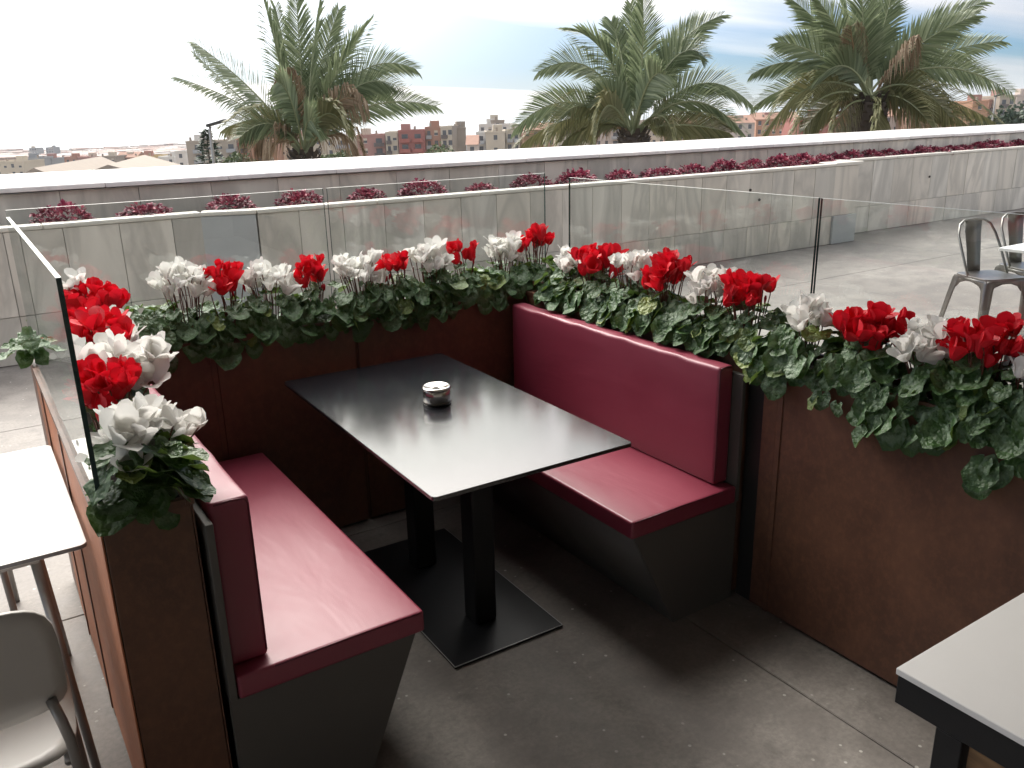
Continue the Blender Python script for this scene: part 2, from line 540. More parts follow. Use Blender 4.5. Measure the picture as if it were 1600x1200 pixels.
make_fol('tree_leaf', ((0.035, 0.055, 0.020), (0.065, 0.095, 0.032), (0.12, 0.15, 0.055)), 0.6, 0.15)
make_fol('conifer_leaf', ((0.016, 0.034, 0.020), (0.032, 0.058, 0.032), (0.06, 0.09, 0.05)), 0.6, 0.1)
simple('tree_bark', (0.09, 0.065, 0.045), 0.9)

# ------------------------------------------------------------------ ground, sea, terrace
def make_land():
    m, t, b = new_mat('land')
    v = coord(t)
    n = noise(t, v, 0.02, 6, 0.7)
    c = ramp(t, n, [(0.3, (0.09, 0.10, 0.05)), (0.5, (0.22, 0.19, 0.15)), (0.7, (0.30, 0.26, 0.22))])
    L(t, c, b.inputs['Base Color']); b.inputs['Roughness'].default_value = 0.9
make_land()
def make_sea():
    m, t, b = new_mat('sea_water')
    v = coord(t, (1, 1, 1))
    L(t, mix_col(t, noise(t, v, 0.002, 4), (0.20, 0.27, 0.31), (0.26, 0.33, 0.37)), b.inputs['Base Color'])
    b.inputs['Roughness'].default_value = 0.35
    bump(t, b, noise(t, v, 0.06, 4, 0.6), 0.5, 1.0)
make_sea()
def land_z(d):
    # hillside falling from the terrace to the sea
    pts = [(0, -4), (22, -5), (60, -12), (200, -24), (500, -42), (1000, -62), (2200, -92), (70000, -100)]
    for (a, za), (b_, zb) in zip(pts, pts[1:]):
        if d <= b_:
            return za + (zb - za) * (d - a) / (b_ - a)
    return -100
m_ = MB()
rings = [9.2, 14, 22, 35, 60, 100, 150, 200, 300, 400, 500, 700, 1000, 1400, 1800, 2200]
azs = [R(a) for a in range(-70, 141, 6)]
for d in rings:
    for a in azs:
        # the first ring runs just behind the parapet
        p = (d * math.sin(a), d * math.cos(a), land_z(d))
        m_.v.append(p)
for i in range(len(rings) - 1):
    for k in range(len(azs) - 1):
        q = i * len(azs) + k
        m_.f.append((q, q + 1, q + len(azs) + 1, q + len(azs))); m_.mi.append(0)
tag(m_.build('ground', MATS['land'], smooth='fix'), kind='structure')
SEA_Z = -90
tag(MB().quad((-60000, -2000, SEA_Z), (60000, -2000, SEA_Z), (60000, 60000, SEA_Z), (-60000, 60000, SEA_Z)).build('sea', MATS['sea_water']), kind='structure')

simple('joint_filler', (0.30, 0.275, 0.245), 0.85, var=0.3, nscale=3)
floor = MB().box(-9, 24, -8, 8.4, -0.40, -0.0215).build('terrace_floor', MATS['joint_filler'])
tag(floor, kind='structure')
xs = [-9, -5.2, -2.6, 1.935, 4.6, 7.3, 10.0, 12.8, 15.6, 18.4, 24]
ys = [-8, -5.0, -2.1, 0.55, 3.177, 5.6, 8.35]
for i in range(len(xs) - 1):
    for j in range(len(ys) - 1):
        g = 0.0022
        cx, cy = (xs[i] + xs[i+1]) / 2, (ys[j] + ys[j+1]) / 2
        hx, hy = (xs[i+1] - xs[i]) / 2 - g, (ys[j+1] - ys[j]) / 2 - g
        MB().box(xs[i] + g, xs[i+1] - g, ys[j] + g, ys[j+1] - g, -0.020, 0.0).build('slab', MATS['concrete'], floor, bevel=0.003, bseg=1)

# ------------------------------------------------------------------ marble wall with planting trough, parapet behind
wall = thing('trough_wall', 'low grey marble clad wall in front of the planting trough', 'wall', (5, 7.1, 0))
def wchild(o):
    o.parent = wall
    o.matrix_parent_inverse = Matrix.Translation((-5, -7.1, 0))
    return o
ZT = 1.0          # cladding top, trim above
# cores
wchild(MB().prism([(-4.0, 7.235), (1.70, 7.235), (2.10, 7.085), (9.98, 7.085), (9.98, 7.485), (24, 7.485), (24, 7.56), (9.90, 7.56), (9.90, 7.16), (2.12, 7.16), (1.72, 7.31), (-4.0, 7.31)], 2, 0.0, 0.985).build('wall_core', MATS['mortar']))
rng = random.Random(5)
def tile_run(x0, x1, y, w, first=None, zj=0.365):
    x = x0
    edges = [x0]
    if first: edges.append(first)
    while edges[-1] + w < x1 - 0.15:
        edges.append(edges[-1] + w)
    edges.append(x1)
    for a, b_ in zip(edges, edges[1:]):
        for z0, z1 in ((0.006, zj - 0.002), (zj + 0.002, 0.985)):
            dy = rng.uniform(-0.0025, 0.0025)
            cx, cz = (a + b_) / 2, (z0 + z1) / 2
            hw, hz_ = (b_ - a) / 2 - 0.002, (z1 - z0) / 2
            grey = (y == 7.04 and b_ > x1 - 0.01 and z0 < 0.1)
            me = MB().box(-hw, hw, 0, 0.042, -hz_, hz_).mesh('tile', bevel=0.0015, bseg=1)
            o = link('tile', me, MATS['panel_grey' if grey else 'marble_grey'], None, (cx, y + dy - (0.03 if grey else 0), cz))
            wchild(o)
tile_run(-4.0, 1.69, 7.19, 0.39)
tile_run(2.10, 9.98, 7.04, 0.392, 2.45)
tile_run(9.98, 24.0, 7.44, 0.47, 10.40)
# slanted jog panel and the return at the step
d_ = Vector((0.41, -0.15)); ln_ = d_.length
o = link('tile', MB().box(-ln_/2 + 0.004, ln_/2 - 0.004, 0, 0.04, -0.488, 0.488).mesh('tile', bevel=0.0015, bseg=1), MATS['panel_grey'], None, (1.885, 7.115, 0.496), (0, 0, math.atan2(-0.15, 0.41)))
wchild(o)
wchild(MB().box(9.984, 10.02, 7.085, 7.435, 0.006, 0.985).build('tile', MATS['marble_grey'], bevel=0.0015, bseg=1))
# rounded trim pieces
def trim(x0, y0, x1, y1, n):
    for i in range(n):
        a = i / n; b_ = (i + 1) / n
        p = Vector((x0 + (x1 - x0) * a, y0 + (y1 - y0) * a, 0)); q = Vector((x0 + (x1 - x0) * b_, y0 + (y1 - y0) * b_, 0))
        ln = (q - p).length
        me = MB().box(0.0015, ln - 0.0015, -0.025, 0.115, 0.0, 0.036).mesh('trim', bevel=0.011, bseg=2, smooth=False)
        o = link('trim', me, MATS['marble_trim'], None, (p.x, p.y, 0.987), (0, 0, math.atan2(q.y - p.y, q.x - p.x)))
        wchild(o)
trim(-4.0, 7.205, 1.69, 7.205, 5)
trim(1.69, 7.205, 2.10, 7.055, 1)
trim(2.10, 7.055, 9.55, 7.055, 7)
trim(9.98, 7.455, 24, 7.455, 10)
wchild(MB().box(9.50, 10.06, 7.03, 7.30, 0.988, 1.03).build('trim', MATS['marble_trim'], bevel=0.004, bseg=1))
# small weep holes drilled in the cladding
for px, py, yy in ((1186, 312, 7.036), (1172, 297, 7.036), (1452, 276, 7.436)):
    p = on_y(px, py, yy)
    o = MB().lathe([(0.016, 0), (0.016, 0.012)], 10).build('weep_hole', MATS['joint_dark'], loc=(p.x, p.y, p.z), rot=(R(90), 0, 0))
    wchild(o)

parapet = thing('parapet', 'marble parapet with broad white sloping coping behind the trough', 'parapet', (5, 8.0, 0))
def pchild(o):
    o.parent = parapet
    o.matrix_parent_inverse = Matrix.Translation((-5, -8.0, 0))
    return o
pchild(MB().box(-4, 24, 7.84, 8.30, 0, 1.215).build('wall_core', MATS['mortar']))
xx = -4.0
while xx < 24:
    w = 0.595
    me = MB().box(-w/2 + 0.002, w/2 - 0.002, 0, 0.038, -0.16, 0.16).mesh('tile', bevel=0.0015, bseg=1)
    pchild(link('tile', me, MATS['marble_grey'], None, (xx + w/2, 7.80 + rng.uniform(-0.002, 0.002), 1.052)))
    xx += w
xx = -4.0
cop = 0
while xx < 24:
    w = rng.choice((0.9, 1.15, 1.0))
    poly = [(7.755, 1.222), (8.36, 1.30), (8.36, 1.336), (7.762, 1.264), (7.755, 1.257)]
    m_ = MB().prism(poly, 0, -w/2 + 0.002, w/2 - 0.002)
    o = m_.build('coping', MATS['marble_white'], bevel=0.004, bseg=1, loc=(xx + w/2, 0, rng.uniform(-0.002, 0.002)))
    pchild(o)
    xx += w; cop += 1
soil = MB().prism([(-4, 7.325), (1.72, 7.325), (2.13, 7.175), (9.89, 7.175), (9.89, 7.575), (24, 7.575), (24, 7.795), (-4, 7.795)], 2, 0.6, 0.945).build('soil_bed', MATS['soil'])
tag(soil, 'dark soil filling the marble trough', 'soil', kind='stuff')

# ------------------------------------------------------------------ booth planters with glass
ZP = 0.9375
ZG = 1.4507
def pane(parent, p0, p1, z0=ZP, z1=ZG, th=0.010):
    # clear body, top strip has painted sky sheen, cut edges dark green
    a = Vector((p0[0], p0[1], 0)); b_ = Vector((p1[0], p1[1], 0))
    ln = (b_ - a).length
    ang = math.atan2(b_.y - a.y, b_.x - a.x)
    m_ = MB()
    h = th / 2
    n = 0
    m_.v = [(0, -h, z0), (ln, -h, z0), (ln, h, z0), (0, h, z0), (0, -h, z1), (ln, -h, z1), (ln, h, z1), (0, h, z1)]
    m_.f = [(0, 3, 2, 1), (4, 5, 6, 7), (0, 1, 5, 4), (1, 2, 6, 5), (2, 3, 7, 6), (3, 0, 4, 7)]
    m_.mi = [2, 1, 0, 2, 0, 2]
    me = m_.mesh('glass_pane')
    o = link('glass_pane', me, [MATS['pane_glass'], MATS['glass_top_sheen'], MATS['glass_cut_edge']], parent, (a.x, a.y, 0), (0, 0, ang))
    inv = parent.matrix_basis.inverted() if parent else Matrix()
    o.matrix_parent_inverse = inv
    return o
def planter(label, x0, x1, y0, y1, panes, seams_x=(), seams_y=(), outer='corten'):
    t = thing('planter', label, 'planter', ((x0 + x1) / 2, (y0 + y1) / 2, 0), 0, 'weathering steel planters round the booth')
    inv = Matrix.Translation((-(x0 + x1) / 2, -(y0 + y1) / 2, 0))
    def add(o):
        o.parent = t; o.matrix_parent_inverse = inv; return o
    th = 0.004
    # side panels split at the seams, set a little proud of one another
    def run(a, b_, seams):
        e = [a] + [s for s in sorted(seams) if a < s < b_] + [b_]
        return list(zip(e, e[1:]))
    for a, b_ in run(y0, y1, seams_y):
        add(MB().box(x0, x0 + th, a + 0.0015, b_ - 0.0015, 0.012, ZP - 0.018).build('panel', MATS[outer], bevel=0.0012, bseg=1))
        add(MB().box(x1 - th, x1, a + 0.0015, b_ - 0.0015, 0.012, ZP - 0.018).build('panel', MATS['corten'], bevel=0.0012, bseg=1))
    for a, b_ in run(x0 + th + 0.001, x1 - th - 0.001, seams_x):
        add(MB().box(a + 0.001, b_ - 0.001, y0 + 0.001, y0 + 0.001 + th, 0.012, ZP - 0.018).build('panel', MATS['corten'], bevel=0.0012, bseg=1))
        add(MB().box(a + 0.001, b_ - 0.001, y1 - th - 0.001, y1 - 0.001, 0.012, ZP - 0.018).build('panel', MATS['corten'], bevel=0.0012, bseg=1))
    # folded rim
    r = MB()
    rw = 0.016
    r.box(x0 - 0.003, x0 + rw, y0 - 0.003, y1 + 0.003, ZP - 0.017, ZP)
    r.box(x1 - rw, x1 + 0.003, y0 - 0.003, y1 + 0.003, ZP - 0.017, ZP)
    r.box(x0 + rw + 0.001, x1 - rw - 0.001, y0 - 0.003, y0 + rw, ZP - 0.017, ZP - 0.001)
    r.box(x0 + rw + 0.001, x1 - rw - 0.001, y1 - rw, y1 + 0.003, ZP - 0.017, ZP - 0.001)
    add(r.build('rim', MATS['corten']))
    # joint flanges beside each seam (narrow standing strips)
    for s in seams_y:
        add(MB().box(x0 - 0.004, x0 - 0.0005, s - 0.022, s - 0.002, 0.012, ZP - 0.020).build('flange', MATS['corten']))
        add(MB().box(x1 + 0.0005, x1 + 0.004, s - 0.022, s - 0.002, 0.012, ZP - 0.020).build('flange', MATS['corten']))
    for s in seams_x:
        add(MB().box(s - 0.022, s - 0.002, y0 - 0.0035, y0 + 0.0005, 0.012, ZP - 0.020).build('flange', MATS['corten']))
    add(MB().box(x0 + 0.006, x1 - 0.006, y0 + 0.008, y1 - 0.008, 0.02, ZP - 0.035).build('soil', MATS['soil']))
    for p0, p1 in panes:
        o = pane(None, p0, p1)
        add(o)
    return t
PL = planter('narrow rusty steel planter along the left bench, with a glass pane on its outer edge', 0.140, 0.334, 1.842, 3.245, [((0.152, 1.846), (0.152, 3.20))], (), (2.55, 3.02), 'corten_lit')
PB1 = planter('rusty steel planter behind the booth, left half of the back row', 0.142, 1.325, 3.255, 3.480, [((0.162, 3.466), (1.318, 3.466))], (0.75,), ())
PB2 = planter('rusty steel planter behind the booth, right half of the back row', 1.331, 2.375, 3.256, 3.481, [((1.336, 3.467), (2.452, 3.467))], (), ())
PR1 = planter('rusty steel planter behind the right bench backrest', 2.186, 2.372, 1.905, 3.246, [((2.360, 3.143), (2.360, 1.80))], (), ())
PR2 = planter('rusty steel planter running from the right bench toward the near white table', 2.186, 2.372, -1.2, 1.822, [((2.360, 1.790), (2.360, -0.4))], (), (1.76, 0.30))
post = MB().box(2.20, 2.36, 1.828, 1.900, 0.0, 0.90).build('post', MATS['steel_dark'], bevel=0.003, bseg=1)
tag(post, 'dark steel post in the gap between the two right planters', 'post')

# ------------------------------------------------------------------ benches
def cushion(name, x0, x1, y0, y1, z0, z1, bev, parent, inv, swell=0.006, axis=2):
    # rounded upholstered slab with a soft crown and slight puckers
    bm = bmesh.new()
    bmesh.ops.create_cube(bm, size=1.0)
    for v in bm.verts:
        v.co = Vector(((x0 + x1) / 2 + v.co.x * (x1 - x0), (y0 + y1) / 2 + v.co.y * (y1 - y0), (z0 + z1) / 2 + v.co.z * (z1 - z0)))
    bmesh.ops.bevel(bm, geom=bm.edges[:], offset=bev, segments=4, profile=0.6, affect='EDGES')
    # slice along Y so that the surface can undulate
    k = 26
    for i in range(1, k):
        y = y0 + bev + (y1 - y0 - 2 * bev) * i / k
        bmesh.ops.bisect_plane(bm, geom=bm.verts[:] + bm.edges[:] + bm.faces[:], plane_co=(0, y, 0), plane_no=(0, 1, 0))
    for i in range(1, 7):
        if axis == 2:
            x = x0 + bev + (x1 - x0 - 2 * bev) * i / 7
            bmesh.ops.bisect_plane(bm, geom=bm.verts[:] + bm.edges[:] + bm.faces[:], plane_co=(x, 0, 0), plane_no=(1, 0, 0))
        else:
            z = z0 + bev + (z1 - z0 - 2 * bev) * i / 7
            bmesh.ops.bisect_plane(bm, geom=bm.verts[:] + bm.edges[:] + bm.faces[:], plane_co=(0, 0, z), plane_no=(0, 0, 1))
    rg = random.Random(hash(name + str(round(x0, 2))) % 1000)
    ph = rg.uniform(0, 6)
    for v in bm.verts:
        u = (v.co.y - y0) / (y1 - y0)
        if axis == 2:
            w = (v.co.x - x0) / (x1 - x0)
            if v.co.z > (z0 + z1) / 2:
                v.co.z += swell * (4 * u * (1 - u)) ** 0.5 * (4 * w * (1 - w)) ** 0.5 * (1 + 0.15 * math.sin(17 * u + ph) * math.sin(5 * w)) if 0 < u < 1 and 0 < w < 1 else 0
        else:
            w = (v.co.z - z0) / (z1 - z0)
            sgn = 1 if v.co.x > (x0 + x1) / 2 else -1
            if 0 < u < 1 and 0 < w < 1:
                v.co.x += sgn * swell * (16 * u * (1 - u) * w * (1 - w)) ** 0.5
                v.co.z += 0.0022 * math.sin(31 * u + ph) * w ** 4 + 0.0016 * math.sin(57 * u + 2 * ph) * w ** 6
    me = bpy.data.meshes.new(name)
    bm.to_mesh(me); bm.free()
    for p in me.polygons:
        p.use_smooth = True
    o = link(name, me, MATS['leather'])
    o.parent = parent; o.matrix_parent_inverse = inv
    return o
def bench(label, sgn, xb, y0, y1, xf, xt, xfl):
    # sgn +1: seat opens toward +X (left bench), -1: toward -X (right bench)
    # xb: planter face, xt: backrest front, xf: seat front, xfl: foot of the slanted front
    t = thing('bench', label, 'bench', (xb, (y0 + y1) / 2, 0), 0, 'facing burgundy booth benches')
    inv = Matrix.Translation((-xb, -(y0 + y1) / 2, 0))
    def add(o):
        o.parent = t; o.matrix_parent_inverse = inv; return o
    lo = lambda a, b_: (min(a, b_), max(a, b_))
    zs0, zs1 = 0.395, 0.458
    xbk = xb + sgn * 0.012
    # carcass: slanted front, end panels, back board
    for ya, yb, nm in ((y0 + 0.012, y0 + 0.030, 'end_panel'), (y1 - 0.024, y1 - 0.006, 'end_panel')):
        poly = [(xbk, 0.0), (xfl, 0.0), (xf - sgn * 0.022, zs0 - 0.002), (xbk, zs0 - 0.002)]
        add(MB().prism(poly, 1, ya, yb).build(nm, MATS['bench_laminate'], bevel=0.0015, bseg=1))
    poly = [(xfl - sgn * 0.004, 0.0), (xf - sgn * 0.026, zs0 - 0.003), (xf - sgn * 0.044, zs0 - 0.003), (xfl - sgn * 0.022, 0.0)]
    add(MB().prism(poly, 1, y0 + 0.0305, y1 - 0.0245).build('front_panel', MATS['bench_laminate'], smooth='fix'))
    a, b_ = lo(xbk, xb + sgn * 0.030)
    add(MB().box(a, b_, y0 + 0.004, y1 - 0.002, zs0, 0.868).build('back_board', MATS['bench_laminate'], bevel=0.0015, bseg=1))
    a, b_ = lo(xb + sgn * 0.0335, xf)
    seat = cushion('seat', a, b_, y0 + 0.0, y1 - 0.004, zs0, zs1, 0.010, t, inv, 0.006)
    a, b_ = lo(xt, xb + sgn * 0.032)
    bk = cushion('backrest', a, b_, y0 + 0.045, y1 - 0.006, zs1 + 0.004, 0.896, 0.014, t, inv, 0.005, 0)
    # piping seams along the near ends
    a, b_ = lo(xt, xf - sgn * 0.012)
    p = MB().tube([(a, y0 + 0.0012, zs1 - 0.0030), ((a + b_) / 2, y0 + 0.0010, zs1 - 0.0005), (b_, y0 + 0.0016, zs1 - 0.0035)], 0.0030, 6).build('piping', MATS['piping'], smooth=True)
    p.parent = seat
    a, b_ = lo(xt - sgn * 0.012, xb + sgn * 0.044)
    xm = xt - sgn * 0.004
    p = MB().tube([(b_ if sgn < 0 else a, y0 + 0.0475, 0.8915), ((a + b_) / 2, y0 + 0.0468, 0.8945), (a if sgn < 0 else b_, y0 + 0.0475, 0.8915), (xm, y0 + 0.0470, 0.878), (xm, y0 + 0.0465, 0.60), (xm, y0 + 0.0470, zs1 + 0.02)], 0.0028, 6).build('piping', MATS['piping'], smooth=True)
    p.parent = bk
    return t
bench('burgundy leather bench on the left side of the black table', 1, 0.336, 1.818, 3.22, 0.873, 0.462, 0.690)
bench('burgundy leather bench on the right side of the black table', -1, 2.180, 1.880, 3.22, 1.664, 2.080, 1.876)

# ------------------------------------------------------------------ black table and ashtray
tb = thing('booth_table', 'black rectangular table between the two burgundy benches', 'table', (1.307, 2.51, 0), R(-1.0))
def rounded_rect(x0, x1, y0, y1, r, k=5):
    pts = []
    for cx, cy, a0 in ((x1 - r, y1 - r, 0), (x0 + r, y1 - r, 90), (x0 + r, y0 + r, 180), (x1 - r, y0 + r, 270)):
        for i in range(k + 1):
            a = R(a0 + 90 * i / k)
            pts.append((cx + r * math.cos(a), cy + r * math.sin(a)))
    return pts
MB().prism(rounded_rect(-0.348, 0.348, -0.642, 0.642, 0.014), 2, 0.737, 0.750).build('table_top', MATS['black_laminate'], tb, bevel=0.0012, bseg=1)
for yc in (-0.205, 0.262):
    c = MB().box(0.027 - 0.043, 0.027 + 0.043, yc - 0.043, yc + 0.043, 0.0105, 0.724).build('pedestal', MATS['black_metal'], tb, bevel=0.010, bseg=3)
    MB().box(-0.20, 0.25, yc - 0.06, yc + 0.06, 0.7245, 0.7365).build('top_bracket', MATS['black_metal'], tb)
pl = MB().box(-0.192, 0.240, -0.412, 0.477, 0.0, 0.010).build('base_plate', MATS['black_metal'], tb, bevel=0.0012, bseg=1)
e = MB()
z0, z1 = 0.0082, 0.0106
e.box(-0.1930, 0.2410, -0.4131, -0.4105, z0, z1)
e.box(-0.1930, -0.1905, -0.4104, 0.4760, z0, z1)
e.box(0.2385, 0.2410, -0.4104, 0.4760, z0, z1)
e.build('worn_edge', MATS['worn_edge'], pl)
ash = thing('ashtray', 'round stainless steel ashtray with a holed lid on the black table', 'ashtray', (1.333, 2.565, 0.7503))
ash.scale = (1.1, 1.1, 1.12)
MB().lathe([(0.038, 0.0), (0.0445, 0.002), (0.0445, 0.047), (0.043, 0.0485)], 40).build('bowl', MATS['stainless'], ash, smooth=False)
MB().lathe([(0.0465, 0.0490), (0.0485, 0.0515), (0.0480, 0.0545), (0.0445, 0.0575), (0.041, 0.0590), (0.037, 0.0565), (0.022, 0.0535), (0.0125, 0.0505), (0.0115, 0.0500)], 40).build('lid', MATS['stainless'], ash, smooth=True)
MB().lathe([(0.0110, 0.0495), (0.0112, 0.0512)], 20).build('hole', MATS['joint_dark'], ash)
MB().lathe([(0.0452, 0.0035), (0.0458, 0.005), (0.0458, 0.0075), (0.0452, 0.009)], 40).build('base_ring', MATS['steel_dark'], ash, smooth=True)
for o in ash.children:
    if o.name.startswith(('bowl', 'lid', 'base_ring')):
        for p in o.data.polygons:
            p.use_smooth = len(p.vertices) == 4

# ------------------------------------------------------------------ white terrace tables and chairs
wt = thing('terrace_table', 'white topped terrace table outside the left planter', 'table', (-0.22, 2.55, 0))
MB().prism(rounded_rect(-0.62, 0.352, -0.405, 0.405, 0.02), 2, 0.739, 0.7505).build('table_top', [MATS['white_laminate'], MATS['white_edge']], wt, bevel=0.001, bseg=1)
me = wt.children[0].data
for p in me.polygons:
    if abs(p.normal.z) < 0.6:
        p.material_index = 1
for sx in (-0.52, 0.235):
    for sy in (-0.32, 0.32):
        ox = 0.02 if sx > 0 else -0.02
        MB().tube([(sx, sy, 0.735), (sx + ox * 2.2, sy + (0.06 if sy > 0 else -0.02), 0.0)], [0.013, 0.011], 10).build('leg', MATS['grey_metal'], wt, smooth=True)
MB().box(-0.53, 0.245, -0.335, -0.305, 0.70, 0.738).build('apron', MATS['grey_metal'], wt)
MB().box(-0.53, 0.245, 0.305, 0.335, 0.70, 0.738).build('apron', MATS['grey_metal'], wt)

def shell_chair(label, loc, rz, group):
    t = thing('stacking_chair', label, 'chair', loc, rz, group)
    # local: faces +Y, seat 0.45 high
    def sheet(fn, nu, nv, th, name):
        m_ = MB()
        for side in (0, 1):
            for i in range(nu + 1):
                for j in range(nv + 1):
                    p, n = fn(i / nu, j / nv)
                    m_.v.append(tuple(Vector(p) - Vector(n) * th * side))
        k = (nu + 1) * (nv + 1)
        idx = lambda i, j, s_: s_ * k + i * (nv + 1) + j
        for i in range(nu):
            for j in range(nv):
                m_.f.append((idx(i, j, 0), idx(i + 1, j, 0), idx(i + 1, j + 1, 0), idx(i, j + 1, 0)))
                m_.f.append((idx(i, j, 1), idx(i, j + 1, 1), idx(i + 1, j + 1, 1), idx(i + 1, j, 1)))
        ring = [(i, 0) for i in range(nu)] + [(nu, j) for j in range(nv)] + [(i, nv) for i in range(nu, 0, -1)] + [(0, j) for j in range(nv, 0, -1)]
        for a, b_ in zip(ring, ring[1:] + ring[:1]):
            m_.f.append((idx(a[0], a[1], 0), idx(a[0], a[1], 1), idx(b_[0], b_[1], 1), idx(b_[0], b_[1], 0)))
        m_.mi = [0] * len(m_.f)
        return m_.build(name, MATS['chair_shell'], t, smooth='fix')
    def superell(u, v, a, b_, n=4.5):
        # square grid squeezed into a rounded rectangle
        x, y = 2 * u - 1, 2 * v - 1
        m = max(abs(x), abs(y)); r = (abs(x) ** n + abs(y) ** n) ** (1 / n)
        s = (m / r) if r > 1e-6 else 1
        return x * s * a, y * s * b_
    def back(u, v):
        x, s = superell(u, v, 0.205, 0.155)
        z = 0.685 + s
        y = -0.215 + 0.35 * x * x - 0.16 * (s) + (0.05 * max(0, -s - 0.07) / 0.09)
        return (x, y, z), (0.5 * x * -1.2, 1.0, 0.16)
    sheet(back, 14, 10, 0.010, 'backrest')
    def seat(u, v):
        x, s = superell(u, v, 0.205, 0.205, 5)
        z = 0.452 - 0.03 * (1 - (x / 0.205) ** 2) * (1 - (s / 0.21) ** 2) * 0.5 - 0.02 * max(0, s - 0.12) / 0.09
        return (x, s, z), (0, 0, 1)
    sheet(seat, 12, 12, 0.010, 'seat')
    for sx in (-1, 1):
        MB().tube([(sx * 0.20, -0.225, 0.0), (sx * 0.195, -0.205, 0.30), (sx * 0.192, -0.205, 0.44), (sx * 0.190, -0.222, 0.50), (sx * 0.182, -0.215, 0.545), (sx * 0.170, -0.192, 0.590)], 0.011, 10).build('back_leg', MATS['grey_metal'], t, smooth=True)
        MB().tube([(sx * 0.20, 0.20, 0.0), (sx * 0.185, 0.185, 0.40), (sx * 0.18, 0.16, 0.425), (sx * 0.18, -0.19, 0.425)], 0.011, 10).build('front_leg', MATS['grey_metal'], t, smooth=True)
    MB().tube([(-0.18, 0.1, 0.424), (0.18, 0.1, 0.424)], 0.010, 8).build('crossbar', MATS['grey_metal'], t, smooth=True)
    return t
shell_chair('pale shell chair with grey tube legs at the near side of the left white table', (-0.175, 1.985, 0), R(-2), 'pale stacking chairs')
shell_chair('pale shell chair at the far side of the left white table', (-0.26, 3.20, 0), R(180), 'pale stacking chairs')

nt2 = thing('near_table', 'white topped table with black steel frame at the lower right', 'table', (1.85, 0.33, 0))
def nadd(o):
    o.parent = nt2; o.matrix_parent_inverse = Matrix.Translation((-1.85, -0.33, 0)); return o
X0, X1, Y0, Y1 = 1.312, 2.10, -0.75, 0.742
nadd(MB().box(X0, X1, Y0, Y1, 0.726, 0.740).build('table_top', MATS['white_laminate'], bevel=0.0015, bseg=1))
nadd(MB().box(X0 + 0.003, X0 + 0.043, Y0 + 0.003, Y1 - 0.003, 0.664, 0.7255).build('frame_rail', MATS['black_metal'], bevel=0.002, bseg=1))
nadd(MB().box(X1 - 0.043, X1 - 0.003, Y0 + 0.003, Y1 - 0.003, 0.664, 0.7255).build('frame_rail', MATS['black_metal'], bevel=0.002, bseg=1))
nadd(MB().box(X0 + 0.0435, X1 - 0.0435, Y1 - 0.043, Y1 - 0.003, 0.664, 0.7255).build('frame_rail', MATS['black_metal'], bevel=0.002, bseg=1))
nadd(MB().box(X0 + 0.0435, X1 - 0.0435, Y0 + 0.003, Y0 + 0.043, 0.664, 0.7255).build('frame_rail', MATS['black_metal'], bevel=0.002, bseg=1))
for ya in (Y1 - 0.135, Y0 + 0.06):
    for xa in (X0 + 0.004, X1 - 0.042):
        nadd(MB().box(xa, xa + 0.038, ya, ya + 0.05, 0.0, 0.6635).build('leg', MATS['black_metal'], bevel=0.002, bseg=1))
nadd(MB().box(X0 + 0.018, X0 + 0.036, Y0 + 0.12, Y1 - 0.14, 0.10, 0.6630).build('wood_panel', MATS['wood'], bevel=0.002, bseg=1))

